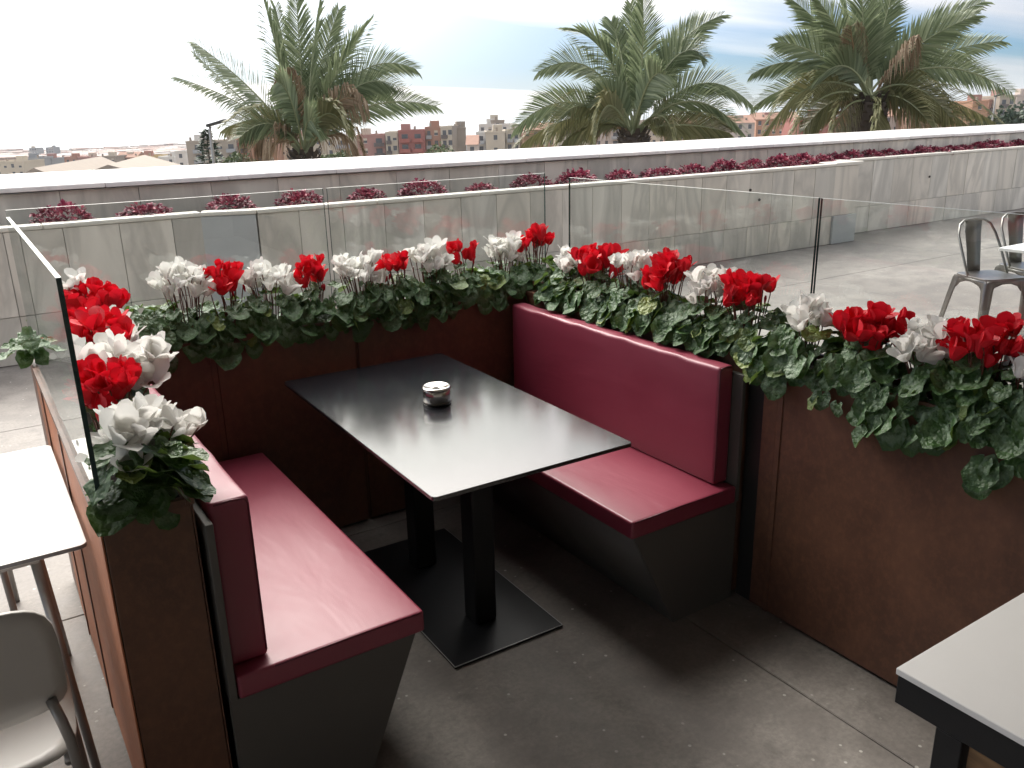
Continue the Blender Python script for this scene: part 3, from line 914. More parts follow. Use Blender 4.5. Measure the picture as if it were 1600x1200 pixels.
def metal_chair(label, loc, rz, group):
    # pressed steel cafe chair, local: faces +Y
    t = thing('metal_chair', label, 'chair', loc, rz, group)
    s = MB().prism(rounded_rect(-0.185, 0.185, -0.175, 0.185, 0.06), 2, 0.438, 0.450).build('seat', MATS['galvanised'], t, bevel=0.004, bseg=2, smooth=False)
    # apron with arches
    for k in range(4):
        a = k * math.pi / 2
        w = 0.172
        prof = [(-w, 0.436), (-w, 0.33), (-w + 0.035, 0.345), (-w + 0.07, 0.385), (-w + 0.13, 0.405), (0, 0.408), (w - 0.13, 0.405), (w - 0.07, 0.385), (w - 0.035, 0.345), (w, 0.33), (w, 0.436)]
        MB().prism(prof, 1, -0.179, -0.172).build('apron', MATS['galvanised'], t, rot=(0, 0, a), smooth='fix')
    for sx in (-1, 1):
        for sy in (-1, 1):
            m_ = MB()
            # angled channel leg, wide at the top, splayed
            top = [(sx * 0.180, sy * 0.120), (sx * 0.180, sy * 0.180), (sx * 0.120, sy * 0.180)]
            bot = [(sx * 0.232, sy * 0.205), (sx * 0.235, sy * 0.235), (sx * 0.205, sy * 0.232)]
            mid = [(sx * 0.196, sy * 0.150), (sx * 0.197, sy * 0.197), (sx * 0.150, sy * 0.196)]
            lv = [(top, 0.42), (mid, 0.30), (bot, 0.0)]
            for pts, z in lv:
                for (x, y) in pts: m_.v.append((x, y, z))
                for (x, y) in pts: m_.v.append((x * 0.972, y * 0.972, z))
            for i in range(2):
                a = i * 6; b_ = a + 6
                for k in range(2):
                    m_.f.append((a + k, a + k + 1, b_ + k + 1, b_ + k))
                    m_.f.append((a + 3 + k, b_ + 3 + k, b_ + 3 + k + 1, a + 3 + k + 1))
                m_.f.append((a, b_, b_ + 3, a + 3)); m_.f.append((a + 2, a + 5, b_ + 5, b_ + 2))
            m_.f.append((12, 13, 14, 17, 16, 15)); m_.mi = [0] * len(m_.f)
            m_.build('leg', MATS['galvanised'], t, smooth='fix')
    hoop = [(-0.178, -0.02, 0.44), (-0.180, -0.07, 0.53), (-0.178, -0.13, 0.64), (-0.170, -0.19, 0.74), (-0.14, -0.225, 0.815), (-0.09, -0.243, 0.845), (0, -0.25, 0.852)]
    hoop = hoop + [(-x, y, z) for x, y, z in hoop[-2::-1]]
    MB().tube(hoop, 0.0095, 8).build('back_hoop', MATS['galvanised'], t, smooth=True)
    m_ = MB()
    for (w, y, z) in ((0.062, -0.176, 0.448), (0.060, -0.182, 0.50), (0.064, -0.205, 0.62), (0.072, -0.235, 0.75), (0.080, -0.250, 0.846)):
        m_.v += [(-w, y, z), (w, y, z), (w, y - 0.004, z), (-w, y - 0.004, z)]
    for i in range(4):
        a = i * 4
        for k in range(4):
            m_.f.append((a + k, a + (k + 1) % 4, a + 4 + (k + 1) % 4, a + 4 + k))
    m_.f += [(3, 2, 1, 0), (16, 17, 18, 19)]; m_.mi = [0] * len(m_.f)
    sp = m_.build('splat', MATS['galvanised'], t, smooth='fix')
    MB().box(-0.026, 0.026, -0.2485, -0.2445, 0.77, 0.775).build('pressed_mark', MATS['steel_dark'], sp)
    return t
metal_chair('galvanised steel cafe chair standing clear of the far white table', (6.68, 3.46, 0), R(160), 'galvanised cafe chairs')
metal_chair('galvanised steel cafe chair partly hidden behind the far white table', (7.30, 3.46, 0), R(158), 'galvanised cafe chairs')
ft = thing('far_table', 'small white table in front of the galvanised chairs at the right edge', 'table', (6.9, 2.75, 0))
def fadd(o):
    o.parent = ft; o.matrix_parent_inverse = Matrix.Translation((-6.9, -2.75, 0)); return o
fadd(MB().box(6.18, 7.62, 2.40, 3.167, 0.722, 0.745).build('table_top', MATS['white_laminate'], bevel=0.003, bseg=1))
for xa in (6.50, 7.30):
    fadd(MB().box(xa - 0.03, xa + 0.03, 2.75, 2.81, 0.012, 0.7215).build('pedestal', MATS['grey_metal'], bevel=0.004, bseg=1))
    fadd(MB().box(xa - 0.2, xa + 0.2, 2.56, 3.0, 0.0, 0.0115).build('base_plate', MATS['grey_metal'], bevel=0.002, bseg=1))

# ------------------------------------------------------------------ cyclamens
def leaf_mesh(seed):
    rg = random.Random(seed)
    m_ = MB()
    n = 18
    ph = rg.uniform(0, 6); k1 = rg.choice((4, 5, 6))
    cup = rg.uniform(-0.40, 0.38)
    fold = rg.uniform(0.05, 0.32)
    m_.v.append((0, 0, 0.02))
    for ri, fr in ((0, 0.55), (1, 1.0)):
        for i in range(n):
            th = -math.pi + 2 * math.pi * (i + 0.5) / n
            # heart outline, notch at the petiole, blunt tip
            r = 0.62 + 0.28 * math.cos(th) + 0.10 * math.cos(2 * th) - 0.05 * math.cos(3 * th) + 0.16 * math.exp(-(th / 0.32) ** 2)
            if abs(th) > 2.65:
                r *= 0.45
            else:
                r += 0.20 * math.exp(-((abs(th) - 2.1) / 0.5) ** 2)
            r *= 1 + 0.05 * rg.uniform(-1, 1) * ri
            x, y = r * fr * math.cos(th), r * fr * math.sin(th)
            d = math.hypot(x, y)
            z = cup * d * d + fold * abs(y) * 0.8 - 0.10 * x * x * (1 if x > 0 else 0.3)
            z += (0.10 if ri else 0.02) * math.sin(k1 * th + ph) + (0.03 * rg.uniform(-1, 1) if ri else 0)
            m_.v.append((x, y, z))
    for i in range(n):
        j = (i + 1) % n
        if i == n - 1:
            continue
        m_.f.append((0, 1 + i, 1 + j))
        m_.f.append((1 + i, 1 + n + i, 1 + n + j, 1 + j))
    m_.mi = [0] * len(m_.f)
    me = m_.mesh('leaf', smooth=True)
    me.materials.append(MATS['cyclamen_leaf'])
    return me
LEAVES = [leaf_mesh(100 + i) for i in range(16)]
def flower_mesh(seed, mat):
    rg = random.Random(seed)
    m_ = MB()
    for p in range(5):
        a0 = 2 * math.pi * p / 5 + rg.uniform(-0.15, 0.15)
        tw = rg.uniform(0.2, 0.8); flare = rg.uniform(0.05, 0.85) ** 1.3; ln = rg.uniform(0.85, 1.15)
        rows = [(0.00, 0.12, 0.08, 0.00), (0.08, 0.23, 0.17, 0.02), (0.32, 0.25, 0.30, 0.03), (0.62, 0.24, 0.38, 0.02), (0.88, 0.26, 0.33, -0.02), (1.0, 0.28, 0.15, -0.05)]
        n0 = len(m_.v)
        for k, (h, r, w, c) in enumerate(rows):
            a = a0 + tw * h
            rr = r + flare * h * h * 0.95
            z = h * ln * (1 - 0.25 * flare)
            rad = Vector((math.cos(a), math.sin(a), 0)); tan = Vector((-math.sin(a), math.cos(a), 0))
            wv = 0.03 * math.sin(5 * h + p + seed)
            for s, dz in ((-1, 0.03), (0, 0.0), (1, -0.02)):
                q = rad * (rr + (abs(s) * -0.07 + wv * s) * (h > 0)) + tan * (w * s)
                m_.v.append((q.x, q.y, z + dz * k / 5 + (0.04 * math.sin(9 * s + p) if k == 4 else 0)))
        for k in range(len(rows) - 1):
            for s in range(2):
                a = n0 + k * 3 + s
                m_.f.append((a, a + 1, a + 4, a + 3)); m_.mi.append(0)
    me = m_.mesh('flower', smooth=True)
    me.materials.append(MATS[mat])
    return me
FL = {'w': [flower_mesh(10 + i, 'petal_white') for i in range(12)], 'r': [flower_mesh(40 + i, 'petal_red') for i in range(12)]}
BUD = {}
for c, mt in (('w', 'petal_white'), ('r', 'petal_red')):
    me = MB().lathe([(0.02, -0.9), (0.12, -0.6), (0.17, -0.25), (0.11, 0.0), (0.02, 0.06)], 7).mesh('bud', smooth=True)
    me.materials.append(MATS[mt]); BUD[c] = me
def stem_mesh(seed):
    rg = random.Random(seed)
    b_ = rg.uniform(-0.10, 0.10)
    pts = [(0, 0, 0), (b_ * 0.6, 0.02, 0.35), (b_, 0.03, 0.7), (b_ * 0.5, 0.01, 0.93), (0, 0, 1.0)]
    me = MB().tube(pts, [0.022, 0.020, 0.018, 0.017, 0.02], 5, cap=False).mesh('stem', smooth=True)
    me.materials.append(MATS['flower_stem'])
    return me
STEMS = [stem_mesh(i) for i in range(4)]
def add_stem(a, b_, parent, rg, thick=0.115):
    d = b_ - a
    q = d.to_track_quat('Z', 'Y')
    s = d.length
    o = link('stem', rg.choice(STEMS), None, parent, a, q.to_euler(), (thick, thick, s))
    return o
def cyclamen(label, base, color, nfl, axis, inner, fz, spread=0.075, nleaf=30, hang=1.0, fscale=0.058, nbud=2, shift=(0, 0), seed=0, half=0.095, along=0.135, wmin=-0.65, wmax=1.5, floor_z=None):
    # axis: planter direction (unit vec xy), inner: direction toward the booth
    rg = random.Random(seed * 77 + 5)
    t = thing('cyclamen', label, 'flower', (base[0], base[1], ZP - 0.03), 0, 'cyclamens in the booth planters')
    ax = Vector((axis[0], axis[1], 0)); inn = Vector((inner[0], inner[1], 0))
    top = ZP - 0.03
    nleaf = int(nleaf * 1.6); nfl = int(nfl * 2.0); fscale *= 1.13; spread *= 1.14
    for i in range(nleaf):
        u = rg.uniform(-1, 1)
        w = rg.uniform(-0.9, 1.35) if i % 3 else rg.uniform(0.6, 1.5)
        if w < wmin: w = wmin + rg.uniform(0, 0.3)
        if w > wmax: w = wmax - rg.uniform(0, 0.5)
        pos = ax * (u * along) + inn * (w * half)
        # height of the canopy: domed, falling over the inner rim
        over = max(0.0, w - 0.85)
        z = 0.150 - 0.03 * u * u - 0.045 * w * w + rg.uniform(-0.075, 0.02)
        z -= over * (0.08 + 0.17 * rg.random()) * hang
        outd = (ax * u * 0.8 + inn * (w * 1.1 + 0.35) + Vector((rg.uniform(-.35, .35), rg.uniform(-.35, .35), 0)))
        phi = math.atan2(outd.y, outd.x)
        beta = R(rg.uniform(4, 36)) + min(1.0, max(0, w)) * R(26) + over * R(50)
        sc = rg.uniform(0.032, 0.074)
        if floor_z is not None and w > 0.3: z = max(z, floor_z - top + sc * 1.15 * math.sin(beta))
        roll = rg.uniform(-0.4, 0.4)
        rot = (Matrix.Rotation(phi, 3, 'Z') @ Matrix.Rotation(beta, 3, 'Y') @ Matrix.Rotation(roll, 3, 'X')).to_euler()
        link('leaf', rg.choice(LEAVES), None, t, (pos.x, pos.y, z), rot, (sc, sc * rg.uniform(0.9, 1.1), sc))
    fc = Vector((shift[0], shift[1], fz - top))
    placed = []
    for i in range(nfl):
        for _ in range(12):
            an = rg.uniform(0, 6.283); rr = spread * math.sqrt(rg.random())
            p = fc + Vector((math.cos(an) * rr, math.sin(an) * rr, rg.uniform(-0.045, 0.034) - 0.30 * rr))
            if all((p - q).length > 0.024 for q in placed):
                break
        placed.append(p)
        if wmin > -0.5 and p.dot(inn) < -0.03: p = p - inn * (p.dot(inn) + 0.03)
        lean = Vector((p.x - fc.x, p.y - fc.y, 0)) * 5.0
        rot = Euler((rg.uniform(-0.3, 0.3) - lean.y, rg.uniform(-0.3, 0.3) + lean.x, rg.uniform(0, 6.28)))
        s = fscale * rg.uniform(0.72, 1.15)
        wd_ = s * rg.uniform(0.75, 1.15)
        link('flower', rg.choice(FL[color]), None, t, p - Vector((0, 0, s * 0.45)), rot, (wd_, wd_, s))
        b0 = Vector((shift[0] * 0.5 + (p.x - fc.x) * 0.45, shift[1] * 0.5 + (p.y - fc.y) * 0.45, 0.02))
        add_stem(b0, p - Vector((0, 0, s * 0.40)), t, rg)
    for i in range(nbud):
        an = rg.uniform(0, 6.283); rr = spread * rg.uniform(0.5, 1.2)
        p = fc + Vector((math.cos(an) * rr, math.sin(an) * rr, rg.uniform(-0.09, -0.03)))
        if wmin > -0.5 and p.dot(inn) < -0.02: p = p - inn * (p.dot(inn) + 0.02)
        link('bud', BUD[color], None, t, p, (rg.uniform(-.3, .3), rg.uniform(-.3, .3), 0), (0.032,) * 3)
        add_stem(Vector((p.x * 0.6, p.y * 0.6, 0.02)), p, t, rg)
    return t

# left planter (runs along Y, booth side is +X)
LY, LI = (0, 1), (1, 0)
cyclamen('large white cyclamen at the near end of the left planter', (0.245, 1.945), 'w', 11, LY, LI, 1.100, 0.088, 40, 0.5, 0.056, 1, (0.0, 0.02), 1, wmin=-0.25, wmax=0.9)
cyclamen('few white cyclamen blooms leaning over the left backrest', (0.275, 2.10), 'w', 5, LY, LI, 1.075, 0.07, 22, 0.5, 0.054, 1, (0.085, -0.10), 2, wmin=-0.25, wmax=0.85, floor_z=0.90)
cyclamen('red cyclamen between the two white ones of the left planter', (0.235, 2.255), 'r', 10, LY, LI, 1.135, 0.085, 26, 0.5, 0.056, 1, (0.0, 0.0), 3, wmin=-0.25, wmax=0.85, floor_z=0.90)
cyclamen('white cyclamen in the middle of the left planter', (0.245, 2.47), 'w', 14, LY, LI, 1.15, 0.11, 26, 0.6, 0.056, 1, (0.06, 0.0), 4, wmin=-0.25, wmax=0.85, floor_z=0.90)
cyclamen('deep red cyclamen toward the back of the left planter', (0.240, 2.77), 'r', 12, LY, LI, 1.165, 0.10, 26, 0.6, 0.054, 1, (0.05, 0.0), 5, wmin=-0.25, wmax=0.85, floor_z=0.90)
cyclamen('small white cyclamen tucked behind the reds of the left planter', (0.250, 2.93), 'w', 4, LY, LI, 1.14, 0.08, 20, 0.6, 0.058, 1, (0.09, -0.04), 6, wmin=-0.25, wmax=0.85, floor_z=0.90)
cyclamen('tall red cyclamen in the back left corner of the booth', (0.290, 3.16), 'r', 12, LY, LI, 1.165, 0.11, 28, 0.6, 0.054, 2, (0.07, 0.12), 7, wmin=-0.25, wmax=0.85, floor_z=0.90)
cyclamen('single white cyclamen beside the corner of the left glass pane', (0.215, 3.36), 'w', 3, (1, 0), (0, -1), 1.19, 0.03, 16, 0.6, 0.058, 0, (0.10, 0.03), 8, wmin=-0.25, wmax=0.85, floor_z=0.90)
cyclamen('leafy cyclamen without blooms hanging over the near end of the left planter', (0.235, 1.895), 'w', 0, (1, 0), (0, -1), 1.05, 0.05, 15, 0.1, 0.05, 0, (-0.01, 0), 9, half=0.05, along=0.065, wmin=-0.3, wmax=1.0)
# back planter (runs along X, booth side is -Y)
BX, BI = (1, 0), (0, -1)
back_row = [
    (0.47, 'r', 0, 1.10, 'leafy cyclamen without blooms near the left end of the back planter'),
    (0.700, 'w', 9, 1.182, 'white cyclamen leftmost along the back planter'),
    (0.845, 'r', 6, 1.165, 'compact red cyclamen between the first two white ones at the back'),
    (1.010, 'w', 10, 1.150, 'rounded white cyclamen second from the left at the back'),
    (1.215, 'r', 6, 1.150, 'loose red cyclamen left of the gap between the back glass panes'),
    (1.420, 'w', 11, 1.145, 'big white cyclamen right of the gap between the back glass panes'),
    (1.590, 'r', 5, 1.145, 'red cyclamen with scattered blooms in the middle of the back planter'),
    (1.735, 'w', 9, 1.160, 'white cyclamen above the middle of the table at the back'),
    (1.930, 'r', 4, 1.158, 'sparse red cyclamen with two upright blooms at the back'),
    (2.150, 'w', 8, 1.148, 'white cyclamen near the right end of the back planter'),
    (2.325, 'r', 8, 1.180, 'tall red cyclamen in the back right corner of the booth'),
]
for i, (x, c, n, z, lab) in enumerate(back_row):
    cyclamen(lab, (x, 3.362), c, n, BX, BI, z + 0.004, 0.066 if n < 9 else 0.080, 30, 0.45, 0.048, 2 if n else 0, (0, 0.01), 20 + i, along=0.13, wmax=1.22)
# right planter (runs along Y, booth side is -X)
RI = (-1, 0)
right_row = [
    (3.03, 'w', 7, 1.130, 'white cyclamen at the far end of the right planter', 1.0),
    (2.83, 'r', 12, 1.145, 'dense red cyclamen above the far part of the right backrest', 0.8),
    (2.60, 'w', 8, 1.150, 'white cyclamen above the middle of the right backrest', 0.8),
    (2.40, 'r', 13, 1.160, 'dense red cyclamen above the middle of the right backrest', 0.8),
    (2.18, 'w', 9, 1.135, 'white cyclamen above the near part of the right backrest', 0.9),
    (1.985, 'r', 11, 1.150, 'red cyclamen with drooping buds at the near end of the right bench', 1.2),
    (1.735, 'w', 4, 1.135, 'small white cyclamen at the joint of the right glass panes', 0.4),
    (1.510, 'r', 13, 1.110, 'bright red cyclamen on the near right planter', 0.9),
    (1.300, 'w', 14, 1.110, 'full white cyclamen on the near right planter', 1.2),
    (1.165, 'r', 11, 1.140, 'red cyclamen in front of the galvanised chairs', 1.3),
    (1.045, 'w', 8, 1.085, 'white cyclamen cut by the right edge of the picture', 1.6),
]
for i, (y, c, n, z, lab, hang) in enumerate(right_row):
    cyclamen(lab, (2.278, y), c, n, LY, RI, z + 0.004, 0.066 if n < 10 else 0.080, 32, hang * 0.5, 0.047, 3 if 'buds' in lab else 1, (0, 0), 50 + i, along=0.125, wmax=1.25 if y > 1.95 else 1.5, floor_z=0.895 if y > 1.95 else None)
cyclamen('leafy red cyclamen just beyond the right edge of the picture', (2.278, 0.85), 'r', 6, LY, RI, 1.11, 0.06, 30, 0.8, 0.048, 1, (0, 0), 70)
cyclamen('white cyclamen beyond the right edge of the picture, above the near white table', (2.278, 0.62), 'w', 7, LY, RI, 1.12, 0.07, 28, 0.6, 0.048, 1, (0, 0), 71)
cyclamen('red cyclamen farthest along the near right planter, outside the picture', (2.278, 0.40), 'r', 8, LY, RI, 1.12, 0.07, 28, 0.6, 0.048, 1, (0, 0), 72)

# ------------------------------------------------------------------ burgundy plants in the trough
def burgundy_mesh(seed, rx, ry, h, n):
    rg = random.Random(seed)
    m_ = MB()
    for i in range(n):
        a = rg.uniform(0, 6.283); e = math.asin(rg.uniform(0.0, 1.0))
        rr = rg.uniform(0.74, 1.0) * (1 + 0.12 * math.sin(3 * a + seed))
        p = Vector((rx * math.cos(a) * math.cos(e) * rr, ry * math.sin(a) * math.cos(e) * rr, h * math.sin(e) * rr + 0.015))
        outd = Vector((math.cos(a) * math.cos(e), math.sin(a) * math.cos(e), math.sin(e) * 0.6 + 0.12)).normalized()
        outd = (outd + Vector((rg.uniform(-.5, .5), rg.uniform(-.5, .5), rg.uniform(-.5, .4)))).normalized()
        side = outd.cross(Vector((rg.uniform(-.3, .3), rg.uniform(-.3, .3), 1))).normalized()
        nn = side.cross(outd).normalized()
        ln = rg.uniform(0.026, 0.052); w = ln * rg.uniform(0.34, 0.5)
        tip = p + outd * ln - Vector((0, 0, ln * rg.uniform(0, 0.4)))
        mid = p + outd * ln * 0.5
        m_.v += [tuple(p), tuple(mid + side * w + nn * w * 0.4), tuple(tip), tuple(mid - side * w + nn * w * 0.4), tuple(mid)]
        b_ = len(m_.v) - 5
        m_.f += [(b_, b_ + 1, b_ + 4), (b_ + 1, b_ + 2, b_ + 4), (b_ + 2, b_ + 3, b_ + 4), (b_ + 3, b_, b_ + 4)]
        m_.mi += [0] * 4
    me = m_.mesh('foliage')
    me.materials.append(MATS['burgundy_leaf'])
    return me
BG = [burgundy_mesh(i, 0.21, 0.16, 0.125, 480) for i in range(6)]
BSTEM = MB()
for k in range(6):
    a = k * 1.05
    BSTEM.tube([(0, 0, -0.03), (0.07 * math.cos(a), 0.07 * math.sin(a), 0.05)], 0.006, 5, cap=False)
BSTEM = BSTEM.mesh('stems'); BSTEM.materials.append(MATS['burgundy_leaf'])
ORD = ['first', 'second', 'third', 'fourth', 'fifth', 'sixth', 'seventh', 'eighth', 'ninth', 'tenth', 'eleventh', 'twelfth', 'thirteenth', 'fourteenth', 'fifteenth', 'sixteenth', 'seventeenth', 'eighteenth', 'nineteenth', 'twentieth', 'twenty first', 'twenty second', 'twenty third', 'twenty fourth', 'twenty fifth', 'twenty sixth', 'twenty seventh', 'twenty eighth', 'twenty ninth', 'thirtieth', 'thirty first']
tx = [0.73, 1.33, 2.00, 2.62, 3.25, 3.85, 4.50, 5.12, 5.72, 6.32, 6.90, 7.42, 7.95, 8.45, 8.95, 9.38, 9.80]
x = 10.35
while x < 15.8:
    tx.append(x); x += 0.40 + 0.05 * math.sin(x * 9)
rg = random.Random(3)
for i, x in enumerate(tx):
    y = 7.46 if x < 9.95 else 7.69
    s = rg.uniform(0.88, 1.12) * (1.0 if x > 2 else 1.12)
    t = thing('coleus', 'burgundy leafy plant in the marble trough, %s from the left' % ORD[i], 'plant', (x, y, 0.945), rg.uniform(0, 6.28), 'burgundy plants in the marble trough')
    link('foliage', rg.choice(BG), None, t, None, None, (s, s, s * rg.uniform(0.85, 1.25)))
    link('stems', BSTEM, None, t)

# ------------------------------------------------------------------ palms
def frond(base, mid, tip, seed, kind, parent, inv, llen=0.68, npair=80):
    rg = random.Random(seed)
    b_, m0, t0 = Vector(base), Vector(mid), Vector(tip)
    c = m0 * 2 - (b_ + t0) * 0.5
    def P(s): return b_ * (1 - s) ** 2 + c * (2 * s * (1 - s)) + t0 * s * s
    def D(s): return ((c - b_) * (2 * (1 - s)) + (t0 - c) * (2 * s)).normalized()
    mb = MB()
    pts = [P(i / 12) for i in range(13)]
    rad = [0.032 * (1 - 0.88 * i / 12) for i in range(13)]
    mb.tube(pts, rad, 5, mi=1)
    steep = abs((t0 - b_).normalized().z) > 0.78
    twist = rg.choice((-1, 1)) * rg.uniform(0.95, 1.45)
    for side in (-1, 1):
        for i in range(npair):
            s = 0.16 + 0.84 * (i + rg.uniform(0, 0.6)) / npair
            if s > 1: s = 1
            if kind == 'dead' and rg.random() < 0.25: continue
            p = P(s); d = D(s)
            lat = d.cross(Vector((0, 0, 1)))
            if steep or lat.length < 0.15:
                # steep fronds spread their blades round the crown
                ra = 0.6 * math.sin(seed * 1.7)
                lat = Vector((RT.x * math.cos(ra) - RT.y * math.sin(ra), RT.x * math.sin(ra) + RT.y * math.cos(ra), 0))
                lat = lat - d * lat.dot(d)
            lat.normalize()
            nrm_ = lat.cross(d).normalized()
            tw_ = twist * (0.25 if steep else 1.0)
            lat2 = lat * math.cos(tw_) + nrm_ * math.sin(tw_)
            nrm2 = lat2.cross(d).normalized()
            env = min(1.0, 0.35 + 2.6 * (s - 0.16)) * (1.0 if s < 0.65 else 1.0 - 0.62 * (s - 0.65) / 0.35)
            ln = llen * env * rg.uniform(0.85, 1.1)
            fwd = 0.55 + 0.75 * s
            dr = lat2 * side * (1.15 - 0.45 * s) + d * fwd + nrm2 * (0.30 + rg.uniform(-0.25, 0.25))
            dr.normalize()
            droop = 0.10 if kind == 'green' else (0.30 if kind == 'olive' else 0.75)
            droop *= rg.uniform(0.6, 1.4)
            e1 = p + dr * ln * 0.55
            e2 = p + dr * ln * (1.0 - droop * 0.3) - Vector((0, 0, ln * droop))
            w = 0.026 if kind != 'dead' else 0.016
            wd = d * w * 0.8 + nrm2 * w * 0.6
            n0 = len(mb.v)
            mb.v += [tuple(p - wd * 0.6), tuple(p + wd * 0.6), tuple(e1 + wd), tuple(e1 - wd), tuple(e2)]
            mb.f += [(n0, n0 + 1, n0 + 2, n0 + 3), (n0 + 3, n0 + 2, n0 + 4)]
            mb.mi += [0, 0]
    me = mb.mesh('frond')
    mt = {'green': ('palm_green', 'palm_rachis'), 'olive': ('palm_olive', 'palm_rachis'), 'dead': ('palm_dead', 'palm_rachis_dead')}[kind]
    me.materials.append(MATS[mt[0]]); me.materials.append(MATS[mt[1]])
    o = link('frond', me)
    o.parent = parent; o.matrix_parent_inverse = inv
    return o
def palm(label, bx, by, depth, fr, seed, trunk_r, ground, nrand):
    base = at(bx, by, depth)
    root = Vector((base.x, base.y, ground))
    t = thing('palm_tree', label, 'palm', root, 0, 'date palms beyond the parapet')
    inv = Matrix.Translation(-root)
    rg = random.Random(seed)
    # trunk with old leaf bases
    tr = MB()
    h = base.z - ground
    pts = []; rad = []
    for i in range(13):
        f = i / 12
        pts.append((root.x, root.y, ground + h * f)); rad.append(trunk_r * (1.15 - 0.2 * f + (0.22 if f > 0.88 else 0)))
    tr.tube(pts, rad, 18)
    o = tr.build('trunk', MATS['palm_bark'], smooth=True); o.parent = t; o.matrix_parent_inverse = inv
    sc = MB()
    for i in range(150):
        a = i * 2.39996; z = base.z + 0.12 - 1.35 * (i / 150)
        r0 = trunk_r * 1.02
        p = Vector((root.x + r0 * math.cos(a), root.y + r0 * math.sin(a), z))
        o_ = Vector((math.cos(a), math.sin(a), 0)); sd = Vector((-math.sin(a), math.cos(a), 0))
        w = 0.075; L_ = 0.13
        q = p + o_ * 0.085 + Vector((0, 0, L_))
        n0 = len(sc.v)
        sc.v += [tuple(p - sd * w), tuple(p + sd * w), tuple(q + sd * w * 0.5), tuple(q - sd * w * 0.5), tuple(p + o_ * 0.02 - Vector((0, 0, 0.05)))]
        sc.f += [(n0, n0 + 1, n0 + 2, n0 + 3), (n0, n0 + 4, n0 + 1)]; sc.mi += [0, 0]
    o = sc.build('leaf_bases', MATS['palm_bark']); o.parent = t; o.matrix_parent_inverse = inv; tag(o, kind='stuff')
    hr = Vector((RT.x, RT.y, 0)).normalized(); fwv = Vector((FW.x, FW.y, 0)).normalized()
    for i, (mx_, my_, tx_, ty_, kd, dz) in enumerate(fr):
        dep = depth + dz
        st = base + Vector((rg.uniform(-.08, .08), rg.uniform(-.08, .08), rg.uniform(0, .15)))
        frond(st, at(mx_, my_, depth + dz * 0.5), at(tx_, ty_, dep), seed * 100 + i, kd, t, inv)
    for i in range(nrand):
        a = rg.uniform(0, 6.283)
        # fronds that lean toward or away from the viewer fill the crown
        dirv = (fwv * math.cos(a) * 1.0 + hr * math.sin(a) * 0.55)
        el = rg.uniform(0.15, 1.25)
        ln = rg.uniform(2.1, 2.8)
        m1 = base + dirv * (ln * 0.5 * math.cos(el)) + Vector((0, 0, ln * 0.55 * math.sin(el)))
        t1 = base + dirv * (ln * 0.95 * math.cos(el) + 0.25) + Vector((0, 0, ln * 0.95 * math.sin(el) - 0.9 * math.cos(el)))
        kd = 'green' if el > 0.45 else rg.choice(('olive', 'green'))
        frond(base + Vector((0, 0, 0.1)), m1, t1, seed * 1000 + i, kd, t, inv)
    return t
G = 'green'; O_ = 'olive'; X_ = 'dead'
palm('tall palm with brown hanging fronds nearest the street lamp', 476, 246, 18.5, [
    (385, 168, 272, 120, G, 0.5), (400, 148, 303, 66, G, -0.4), (375, 152, 300, 80, G, 0.9),
    (440, 112, 412, -6, G, -0.5), (455, 120, 430, 10, G, 0.8), (470, 110, 462, -25, G, 0.2), (487, 105, 505, -22, G, -0.6), (497, 118, 530, 15, G, 0.8),
    (520, 125, 578, 34, G, -0.3), (512, 130, 560, 48, G, 0.5), (555, 118, 650, 108, G, 0.2), (550, 140, 630, 140, G, -0.6), (570, 168, 682, 166, G, 0.3), (545, 150, 610, 150, G, 1.2),
    (460, 150, 446, 108, X_, -1.0), (520, 165, 566, 160, X_, -0.9), (425, 200, 385, 252, X_, -0.5), (440, 215, 415, 262, X_, -0.9), (430, 190, 352, 200, O_, -0.7), (505, 180, 540, 200, O_, -1.0), (520, 205, 560, 235, X_, 0.6)],
    1, 0.30, -5.2, 4)
palm('palm with wide arching fronds in the middle of the three', 990, 214, 18.5, [
    (893, 160, 803, 203, G, -0.3), (925, 108, 841, 112, G, 0.3), (950, 90, 884, 44, G, -0.4), (972, 95, 955, 34, G, 0.8), (1003, 100, 1004, -12, G, -0.6), (990, 105, 985, 5, G, 0.9),
    (1045, 88, 1128, 24, G, 0.3), (1050, 95, 1103, 90, G, -0.7), (1035, 100, 1095, 40, G, 0.9), (1088, 132, 1177, 166, G, -0.2), (1078, 158, 1160, 207, G, -0.6), (1070, 170, 1150, 190, G, 0.8), (1065, 195, 1140, 208, O_, -0.3),
    (900, 185, 815, 226, O_, 0.4), (905, 165, 855, 228, O_, -1.0), (950, 165, 930, 222, O_, -1.2), (1030, 180, 1052, 216, O_, -1.2), (935, 190, 880, 222, O_, 0.6), (925, 195, 905, 205, X_, 0.8)],
    2, 0.30, -5.0, 4)
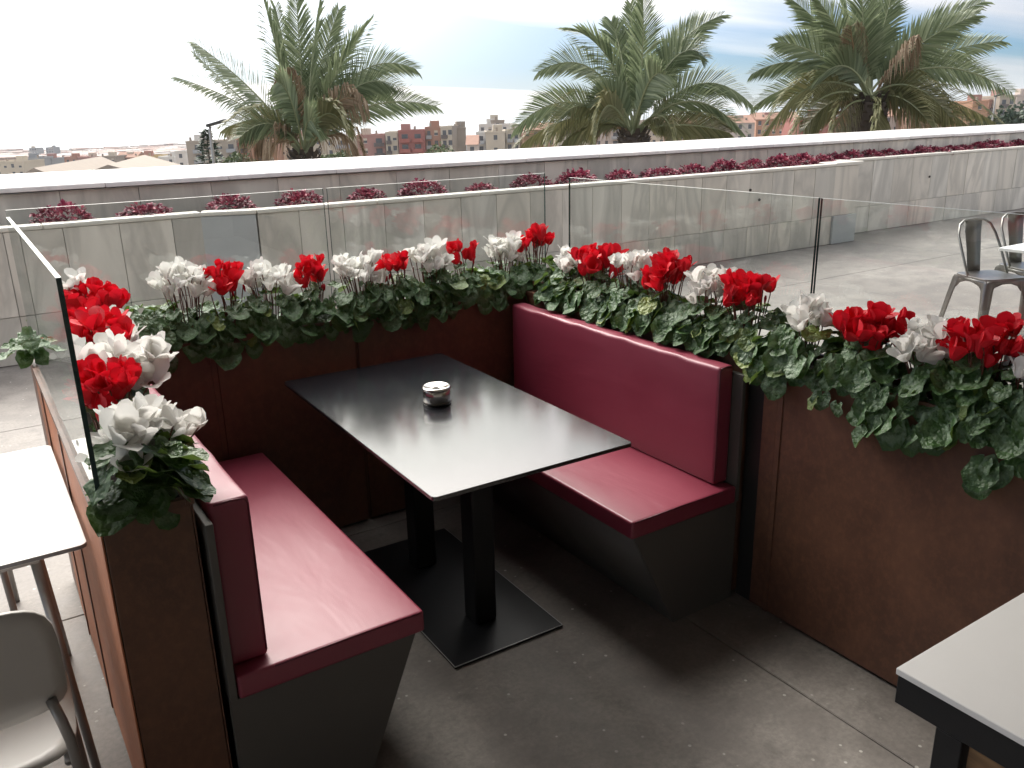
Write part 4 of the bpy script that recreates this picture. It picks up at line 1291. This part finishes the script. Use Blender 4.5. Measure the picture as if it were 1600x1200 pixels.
palm('bushy palm with a visible shaggy trunk on the right', 1358, 160, 18.5, [
    (1300, 62, 1238, 0, G, 0.2), (1320, 70, 1275, -5, G, -0.6), (1262, 100, 1174, 116, G, 0.3), (1285, 90, 1216, 66, G, -0.3), (1262, 132, 1180, 165, G, 0.6), (1275, 132, 1197, 205, O_, -0.6), (1290, 150, 1236, 212, O_, -0.9), (1300, 160, 1255, 205, O_, 0.8),
    (1335, 70, 1312, -25, G, 0.6), (1350, 60, 1345, -40, G, -0.3), (1375, 62, 1402, -35, G, 0.3), (1365, 65, 1375, -30, G, 1.0), (1425, 68, 1538, 2, G, 0.2), (1425, 78, 1525, 24, G, -0.6), (1450, 92, 1566, 64, G, 0.5), (1462, 105, 1582, 145, G, -0.3), (1450, 110, 1540, 120, G, 0.9),
    (1455, 150, 1556, 192, O_, 0.2), (1430, 150, 1512, 196, O_, -0.7), (1412, 155, 1460, 205, O_, -1.1), (1370, 175, 1362, 212, O_, -1.3), (1325, 165, 1300, 208, O_, -1.1), (1335, 80, 1330, 40, X_, -0.9), (1395, 100, 1425, 60, X_, -0.9), (1420, 170, 1440, 205, X_, 0.5), (1320, 175, 1330, 210, X_, 0.4)],
    3, 0.34, -5.0, 4)

# ------------------------------------------------------------------ street lamps, sign, conifer, round trees
def lamp(label, px, py, depth, g):
    p = at(px, py, depth)
    t = thing('street_lamp', label, 'street lamp', (p.x, p.y, g))
    h = p.z - g
    MB().tube([(0, 0, 0), (0, 0, h * 0.5), (0, 0, h - 0.15), (0.04, -0.02, h - 0.05)], [0.09, 0.075, 0.06, 0.055], 10).build('pole', MATS['grey_metal'], t, smooth=True)
    hr = Vector((RT.x, RT.y, 0)).normalized()
    a = Vector((-0.12, 0.05, h - 0.06)); 
    m_ = MB().box(-0.10, 0.75, -0.16, 0.16, -0.05, 0.07)
    o = m_.build('lamp_head', MATS['steel_dark'], t, bevel=0.025, bseg=2, loc=(0, 0, h), rot=(0, R(-14), math.atan2(hr.y, hr.x)))
    return t
lamp('grey street lamp standing in front of the dark conifer', 327, 196, 36, -9)
lamp('pale lamp post among the green trees at the far right', 1556, 150, 70, -13)
def conifer(label, px, pyt, depth, g, rad):
    p = at(px, pyt, depth)
    t = thing('conifer', label, 'tree', (p.x, p.y, g))
    h = p.z - g
    MB().tube([(0, 0, 0), (0, 0, h * 0.97)], [0.22, 0.03], 8).build('trunk', MATS['tree_bark'], t, smooth=True)
    rg = random.Random(9); m_ = MB()
    for i in range(1500):
        f = rg.random() ** 0.8
        z = h * (0.15 + 0.86 * f); rr = rad * (1 - f) ** 0.85 * rg.uniform(0.3, 1.15) + 0.08
        a = rg.uniform(0, 6.283)
        c = Vector((rr * math.cos(a), rr * math.sin(a), z - 0.3 * rr))
        d = Vector((math.cos(a), math.sin(a), rg.uniform(-0.3, 0.5))).normalized() * rg.uniform(0.25, 0.5)
        s = Vector((-math.sin(a), math.cos(a), rg.uniform(-.4, .4))) * rg.uniform(0.12, 0.24)
        m_.quad(c - s, c + d, c + s)
    m_.build('crown', MATS['conifer_leaf'], t)
    return t
conifer('narrow dark conifer behind the street lamp', 322, 206, 60, -12, 3.4)
def round_tree(label, px, py, depth, g, rx, rz, seed, mat='tree_leaf', n=1800):
    p = at(px, py, depth)
    t = thing('broadleaf_tree', label, 'tree', (p.x, p.y, g))
    h = p.z - g
    MB().tube([(0, 0, 0), (0.1, 0, (h - rz) * 0.8), (0, 0.1, h - rz * 0.9)], [0.28, 0.2, 0.08], 8).build('trunk', MATS['tree_bark'], t, smooth=True)
    rg = random.Random(seed); m_ = MB()
    cl = [(Vector((rg.uniform(-.7, .7) * rx, rg.uniform(-.7, .7) * rx, h - rz + rg.uniform(-.6, .75) * rz)), rg.uniform(0.3, 0.55)) for _ in range(16)]
    for i in range(n):
        c0, s0 = rg.choice(cl)
        v = Vector((rg.gauss(0, 1), rg.gauss(0, 1), rg.gauss(0, 0.8))).normalized() * s0 * rg.uniform(0.75, 1.05)
        c = c0 + Vector((v.x * rx, v.y * rx, v.z * rz))
        a = Vector((rg.uniform(-1, 1), rg.uniform(-1, 1), rg.uniform(-1, 1))).normalized() * rx * 0.085
        b_ = a.cross(Vector((rg.uniform(-1, 1), rg.uniform(-1, 1), rg.uniform(-1, 1)))).normalized() * rx * 0.06
        m_.quad(c - a, c + b_, c + a, c - b_)
    m_.build('crown', MATS[mat], t)
    return t
round_tree('round green tree in front of the red apartment block', 690, 229, 150, -26, 4.2, 3.2, 31)
round_tree('low olive tree in front of the cream block with the brown side wall', 772, 240, 150, -26, 5.0, 2.6, 32)
round_tree('small tree below the tan blocks beside the left palm', 372, 240, 120, -24, 3.4, 2.6, 33)
round_tree('tree at the foot of the cream balcony block right of the left palm', 528, 238, 130, -24, 3.6, 2.8, 34)
for i, (px, py, lab) in enumerate(((1572, 172, 'dark green tree at the right edge in front of far houses'), (1605, 168, 'dark green tree cut by the right picture edge'), (1530, 186, 'dark green tree low beside the right palm'), (1640, 172, 'dark green tree just beyond the right picture edge'))):
    round_tree(lab, px, py, 110, -18, 3.6, 3.4, 40 + i, 'conifer_leaf', 2200)

# ------------------------------------------------------------------ the town
def bmat(name, col):
    if name not in MATS:
        simple(name, col, 0.85, var=0.10, nscale=0.35)
    return MATS[name]
PAL0 = dict(tan=(0.42, 0.35, 0.27), orange=(0.50, 0.24, 0.13), red=(0.36, 0.11, 0.085), pink=(0.42, 0.20, 0.165), cream=(0.58, 0.50, 0.38), white=(0.68, 0.65, 0.60),
           brown=(0.33, 0.27, 0.21), grey=(0.30, 0.31, 0.32), yellow=(0.55, 0.40, 0.18), terracotta=(0.42, 0.21, 0.14), pale=(0.55, 0.46, 0.40))
for k, c in PAL0.items():
    g_ = sum(c) / 3
    c = tuple((0.84 * x + 0.16 * g_) * 0.85 for x in c)
    bmat('wall_' + k, c)
bmat('rail_dark', (0.10, 0.085, 0.08)); bmat('rail_grey', (0.32, 0.33, 0.34)); bmat('rail_red', (0.30, 0.10, 0.08))
simple('window_dark', (0.07, 0.075, 0.085), 0.25)
simple('roof_tile', (0.27, 0.15, 0.105), 0.85, var=0.25, nscale=0.8)
WIN = MB().box(-0.55, 0.55, -0.05, 0.10, 0, 1.4).mesh('window'); WIN.materials.append(MATS['window_dark'])
SILL = MB().box(-0.62, 0.62, -0.14, -0.052, -0.10, -0.0).mesh('sill'); SILL.materials.append(MATS['wall_white'])
SHUT = MB().box(-0.55, 0.55, -0.075, -0.053, 0.75, 1.4).mesh('shutter'); SHUT.materials.append(MATS['wall_cream'])
BALC = {}
for k in ('rail_dark', 'rail_grey', 'rail_red'):
    m_ = MB().box(-0.5, 0.5, -1.1, 0.02, -0.16, 0.0)
    m_.box(-0.5, 0.5, -1.1, -1.05, 0.0, 0.95); m_.box(-0.5, -0.47, -1.05, 0.02, 0.0, 0.95); m_.box(0.47, 0.5, -1.05, 0.02, 0.0, 0.95)
    me = m_.mesh('balcony'); me.materials.append(MATS[k]); BALC[k] = me
DOORW = MB().box(-0.5, 0.5, -0.04, 0.10, 0.02, 2.25).mesh('balcony_door'); DOORW.materials.append(MATS['window_dark'])
def building(label, px0, px1, pyt, depth, wall_c, cols, rail='rail_dark', roof='flat', deep=13, turn=0.0, side_c=None, nst=5, extras=()):
    """cols: list of (start fraction, end fraction, 'b' balcony / 'w' windows / 's' shuttered windows / '-' blank)"""
    a = at(px0, pyt, depth); b_ = at(px1, pyt, depth)
    wv = b_ - a; wv.z = 0
    width = wv.length
    az = math.atan2(wv.y, wv.x) + turn
    top = (a.z + b_.z) / 2
    g = land_z(math.hypot(a.x, a.y)) - 1.0
    mid = Vector(((a.x + b_.x) / 2, (a.y + b_.y) / 2, g))
    t = thing('apartment_building', label, 'building', mid, az, 'town buildings beyond the parapet')
    h = top - g
    MB().box(-width/2, width/2, 0, deep, 0, h).build('wall', MATS['wall_' + wall_c], t)
    if roof == 'flat':
        m_ = MB()
        m_.box(-width/2 - 0.12, width/2 + 0.12, -0.12, 0.2, h + 0.002, h + 0.55); m_.box(-width/2 - 0.12, width/2 + 0.12, deep - 0.2, deep + 0.1, h + 0.002, h + 0.55)
        m_.box(-width/2 - 0.12, -width/2 + 0.2, 0.2, deep - 0.2, h + 0.002, h + 0.55); m_.box(width/2 - 0.2, width/2 + 0.12, 0.2, deep - 0.2, h + 0.002, h + 0.55)
        rf = m_.build('roof', MATS['wall_' + wall_c], t)
    else:
        rf = MB().prism([(-0.4, h + 0.003), (deep + 0.4, h + 0.003), (deep / 2, h + 2.4)], 0, -width/2 - 0.3, width/2 + 0.3).build('roof', MATS['roof_tile'], t)
    rgb = random.Random(int(px0 * 7 + pyt))
    # stair head, chimneys and an aerial on the roof
    if width > 4:
        sx = rgb.uniform(-0.3, 0.3) * width
        MB().box(sx - 1.4, sx + 1.4, 4, 7, h + 0.004, h + 2.3).build('stair_head', MATS['wall_' + rgb.choice(('white', 'pink', 'cream', wall_c))], rf)
        cx = rgb.uniform(-0.42, 0.42) * width
        MB().box(cx - 0.3, cx + 0.3, 2, 2.6, h + 0.004, h + 1.6).build('chimney', MATS['wall_brown'], rf)
        ax_ = rgb.uniform(-0.4, 0.4) * width
        MB().tube([(ax_, 3, h), (ax_, 3, h + 3.2)], 0.05, 4).build('aerial', MATS['grey_metal'], rf)
    if side_c:
        MB().box(width/2 + 0.01, width/2 + 0.20, -0.05, deep, 0, h + 0.6).build('side_wall', MATS['wall_' + side_c], t)
    for f0, f1, kd in cols:
        cw = (f1 - f0) * width; x0 = -width/2 + f0 * width
        for s in range(nst):
            zf = h - 3.0 * (s + 1) + 0.1
            if zf < 1: break
            if kd == 'b':
                cx = x0 + cw / 2
                link('balcony', BALC[rail], None, t, (cx, -0.004, zf), None, (cw * 0.9, 1, 1))
                nd = max(1, int(cw / 2.8))
                for q in range(nd):
                    xq = cx + (q - (nd - 1) / 2) * cw * 0.85 / nd
                    link('balcony_door', DOORW, None, t, (xq, 0, zf), None, (min(2.0, cw * 0.55 / nd), 1, 1))
            elif kd in 'ws':
                nd = max(1, int(cw / 2.6))
                for q in range(nd):
                    xq = x0 + cw * (q + 0.5) / nd
                    o = link('window', WIN, None, t, (xq, 0, zf + 0.95))
                    link('sill', SILL, None, o)
                    if kd == 's' or rgb.random() < 0.35:
                        link('shutter', SHUT, None, o)
    return t
D0 = 255
building('tan apartment block with a dark blue balcony stack, left of the conifer', 291, 334, 223, D0, 'tan', [(0.0, 0.2, '-'), (0.22, 0.58, 'b'), (0.6, 1, 'w')], 'rail_grey', turn=0.1)
building('tan apartment block between the conifer and the red balcony block', 335, 368, 222, D0 + 2, 'tan', [(0.0, 0.5, 'w'), (0.52, 0.98, 'b')], 'rail_grey', turn=0.1)
building('apartment block with red balconies and an orange gable beside the left palm', 368, 430, 212, D0 + 5, 'orange', [(0.02, 0.34, 'b'), (0.4, 1, 'w')], 'rail_red', turn=0.12)
building('cream block mostly hidden behind the left palm trunk', 432, 508, 216, D0 + 20, 'cream', [(0.0, 0.4, 'w'), (0.4, 0.7, 'b'), (0.7, 1, 'w')], 'rail_grey')
building('cream block with grey balconies just right of the left palm', 510, 557, 216, D0 + 12, 'cream', [(0.0, 0.25, 'w'), (0.28, 0.85, 'b'), (0.86, 1, '-')], 'rail_grey', turn=0.05)
building('pinkish red block with a dark balcony column', 558, 601, 213, D0 + 5, 'pink', [(0.02, 0.55, 's'), (0.58, 0.98, 'b')], 'rail_dark', turn=0.05)
building('narrow beige block with dark windows between two red blocks', 602, 621, 209, D0 + 4, 'cream', [(0.05, 0.5, 'b'), (0.52, 0.98, 'w')], 'rail_dark', turn=0.04)
building('red block with two stacks of red balconies', 622, 663, 206, D0 + 3, 'red', [(0.03, 0.46, 'b'), (0.52, 0.95, 'b')], 'rail_red', turn=0.03)
building('dark brick red block left of the cream balcony facade', 664, 687, 201, D0 + 6, 'terracotta', [(0.05, 0.45, 'b'), (0.5, 0.98, 'w')], 'rail_grey', turn=0.0)
building('cream facade with dark balconies and a blank brown side wall', 688, 706, 200, D0, 'cream', [(0.05, 0.62, 'b'), (0.66, 1, 'w')], 'rail_dark', turn=-0.1, side_c='brown')
building('blank brown gable wall next to the cream balcony facade', 707, 728, 202, D0 + 8, 'brown', [], deep=10, turn=0.2)
building('low pinkish house between the brown gable and the grey balcony block', 729, 746, 226, D0 - 20, 'pale', [(0.1, 0.9, 'w')], roof='tile')
building('narrow white block with dark blue balconies', 744, 759, 209, D0 + 2, 'white', [(0.1, 0.9, 'b')], 'rail_grey')
building('cream block with small square windows left of the middle palm', 759, 789, 208, D0, 'cream', [(0.05, 0.95, 'w')], turn=0.06)
building('cream block with grey balconies right of the small windowed block', 790, 812, 206, D0 + 3, 'cream', [(0.05, 0.5, 'b'), (0.55, 0.98, 'b')], 'rail_grey', turn=0.06)
building('white block with a stepped tower rising behind the cream blocks', 748, 806, 196, D0 + 45, 'white', [(0.0, 1, 'w')], nst=2)
building('small brown rooftop tower above the white block', 767, 788, 190, D0 + 46, 'brown', [(0.2, 0.8, 'w')], nst=1, deep=6)
building('terracotta roofed block peeping left of the middle palm', 818, 868, 203, D0 + 40, 'terracotta', [(0.0, 1, 'w')], roof='tile', turn=0.1)
building('cream house under the middle palm fronds', 868, 915, 208, D0 + 10, 'cream', [(0.0, 1, 'w')], roof='tile')
building('pale block behind the middle palm trunk', 918, 990, 192, D0 + 70, 'pale', [(0.0, 0.5, 'w'), (0.5, 0.9, 'b')], 'rail_grey')
building('cream block right of the middle palm trunk', 994, 1040, 190, D0 + 60, 'cream', [(0.0, 0.5, 'b'), (0.5, 1, 'w')], 'rail_dark')
building('terracotta house between the middle palm and the right palm', 1042, 1090, 192, D0 + 20, 'terracotta', [(0.0, 1, 'w')], roof='tile', turn=-0.1)
building('brown block behind the right fronds of the middle palm', 1092, 1132, 190, D0 + 25, 'brown', [(0.0, 1, 'w')], turn=0.1)
building('pale house left of the right palm', 1134, 1180, 192, D0 + 25, 'pale', [(0.0, 1, 'w')], roof='tile', turn=0.05)
building('orange house behind the left fronds of the right palm', 1182, 1250, 186, D0 + 50, 'orange', [(0.0, 1, 'w')], roof='tile')
building('long low red building behind the right palm', 1250, 1330, 188, 190, 'red', [(0.0, 1, 'w')], 'rail_grey', nst=2)
building('pale house behind the right palm trunk', 1332, 1420, 182, D0 + 40, 'pale', [(0.0, 1, 'w')], roof='tile')
building('terracotta house right of the right palm trunk', 1422, 1480, 180, D0 + 30, 'terracotta', [(0.0, 1, 'w')], roof='tile')
building('cream house low behind the right fronds of the right palm', 1480, 1518, 172, D0 + 30, 'cream', [(0.0, 1, 'w')])
building('orange house with a flat roof near the right edge', 1520, 1545, 160, D0, 'orange', [(0.05, 0.9, 'w')], turn=0.05)
building('brown brick house between the orange house and the beige block', 1546, 1562, 158, D0 + 4, 'terracotta', [(0.1, 0.9, 'b')], 'rail_dark')
building('beige block with dark balconies at the right edge', 1563, 1588, 152, D0, 'tan', [(0.05, 0.5, 'b'), (0.5, 1, 'w')], 'rail_dark')
building('pale block cut by the right picture edge', 1589, 1640, 150, D0 + 10, 'pale', [(0.0, 0.5, 'w'), (0.5, 1, 'b')], 'rail_dark')
# left, farther away
building('cream block at the far left picture edge', -12, 38, 254, 330, 'cream', [(0.0, 1, 'w')], turn=-0.1)
building('grey block with long dark balconies on the far left', 39, 62, 249, 340, 'grey', [(0.02, 0.98, 'b')], 'rail_dark', turn=0.1)
building('dark grey block right of the long balconies on the far left', 63, 80, 250, 350, 'grey', [(0.05, 0.95, 'b')], 'rail_grey', turn=0.1)
building('terracotta block in the middle of the far left rooftops', 82, 120, 248, 420, 'terracotta', [(0.0, 1, 'w')])
building('pink block right of the terracotta one among the far left rooftops', 121, 152, 247, 420, 'pink', [(0.0, 1, 'w')])
building('brown block among the far left rooftops', 153, 180, 246, 400, 'brown', [(0.0, 1, 'w')])
building('pale orange house among the far left rooftops', 181, 213, 246, 410, 'terracotta', [(0.0, 1, 'w')], roof='tile')
building('yellow house below the hillside on the left', 214, 247, 246, 330, 'yellow', [(0.0, 1, 'w')], turn=0.1)
building('white house beside the yellow one on the left', 248, 272, 247, 325, 'white', [(0.0, 1, 'w')], turn=0.1)
building('pale narrow block left of the tan blue balcony block', 273, 290, 238, 300, 'white', [(0.1, 0.9, 'w')])
building('grey tower block, left one of the pair on the skyline', 45, 57, 232, 900, 'grey', [(0.0, 1, 'w')], nst=3, deep=14)
building('grey tower block, right one of the pair on the skyline', 71, 83, 231, 900, 'grey', [(0.0, 1, 'w')], nst=3, deep=14)
# pale warehouse roofs in front
def shed(label, px0, px1, py, depth, turn=0.0):
    a = at(px0, py, depth); b_ = at(px1, py, depth)
    wv = b_ - a; wv.z = 0; width = wv.length
    g = land_z(math.hypot(a.x, a.y)) - 1
    mid = Vector(((a.x + b_.x) / 2, (a.y + b_.y) / 2, g))
    t = thing('warehouse', label, 'building', mid, math.atan2(wv.y, wv.x) + turn, 'pale warehouses below the terrace')
    h = (a.z + b_.z) / 2 - g
    MB().box(-width/2, width/2, 0, 60, 0, h - 4.0).build('wall', MATS['wall_brown'], t)
    MB().prism([(-width/2 - 0.5, h - 4.0 + 0.003), (width/2 + 0.5, h - 4.0 + 0.003), (0, h)], 1, -1, 61).build('roof', MATS['wall_brown'], t)
shed('wide pale warehouse roof at the lower left skyline', 5, 105, 262, 200, 0.2)
shed('pale warehouse roof right of the wide one', 100, 240, 257, 220, 0.25)
# distant rooftops on the slope, too small to count
rg = random.Random(21)
m_ = MB()
fm = [bmat('far_' + k, c) for k, c in dict(a=(0.33, 0.25, 0.21), b=(0.28, 0.17, 0.14), c=(0.42, 0.38, 0.35), d=(0.22, 0.20, 0.19)).items()]
for i in range(900):
    px = rg.uniform(-120, 300); dep = rg.uniform(480, 1500)
    py = 247 - 13 * (dep - 480) / 1020 - 10 * max(0, px - 80) / 220 + rg.uniform(-2, 3)
    p = at(px, py, dep)
    w = rg.uniform(5, 14); dd = rg.uniform(6, 12)
    m_.box(p.x - w, p.x + w, p.y - dd, p.y + dd, p.z - 40, p.z, rg.randrange(4))
o = m_.build('distant_town', fm)
tag(o, 'pale distant rooftops massed on the slope at the far left', 'town', kind='stuff')
# distant ridge
m_ = MB()
prev = None
K = 40
for i in range(K + 1):
    px = 60 + 300 * i / K
    py = 238 - 14 * (i / K) ** 0.8 + 1.2 * math.sin(i * 1.3)
    p = at(px, py, 1700); q = at(px, py, 2100)
    m_.v += [(p.x, p.y, -110), (p.x, p.y, p.z), (q.x, q.y, p.z - 10), (q.x, q.y, -110)]
for i in range(K):
    a = i * 4
    for k in range(3):
        m_.f.append((a + k, a + k + 1, a + k + 5, a + k + 4)); m_.mi.append(0)
tag(m_.build('hill', bmat('far_hill', (0.20, 0.18, 0.18)), smooth='fix'), kind='structure')

# ------------------------------------------------------------------ unseen wall and canopy behind the viewer, added and sized to shade the booth
fac = thing('unseen_shade', 'unseen wall and canopy added behind the viewer to shade the booth', 'building', (2, -4, 0))
simple('shade_wall', (0.50, 0.47, 0.43), 0.8)
simple('shade_canopy', (0.34, 0.32, 0.29), 0.9)
def cadd(o):
    o.parent = fac; o.matrix_parent_inverse = Matrix.Translation((-2, 4, 0)); return o
cadd(MB().box(-7, 14, -4.5, -4.0, 0, 5.0).build('wall', MATS['shade_wall']))
cadd(MB().box(-7, 13, -3.99, 3.05, 2.90, 3.05).build('canopy', MATS['shade_canopy'], bevel=0.01, bseg=1))

# ------------------------------------------------------------------ sea haze over the town
hzm = bpy.data.materials.new('haze_air'); hzm.use_nodes = True
ht = hzm.node_tree; ht.nodes.clear()
ho = N(ht, 'ShaderNodeOutputMaterial'); hv = N(ht, 'ShaderNodeVolumePrincipled')
hv.inputs['Color'].default_value = (0.93, 0.95, 0.97, 1); hv.inputs['Density'].default_value = 0.00014
L(ht, hv.outputs[0], ho.inputs['Volume'])
hb = MB().box(-3000, 3000, -60, 3000, -125, 22).build('haze', hzm)
tag(hb, 'pale sea haze over the far town', 'haze', kind='stuff')
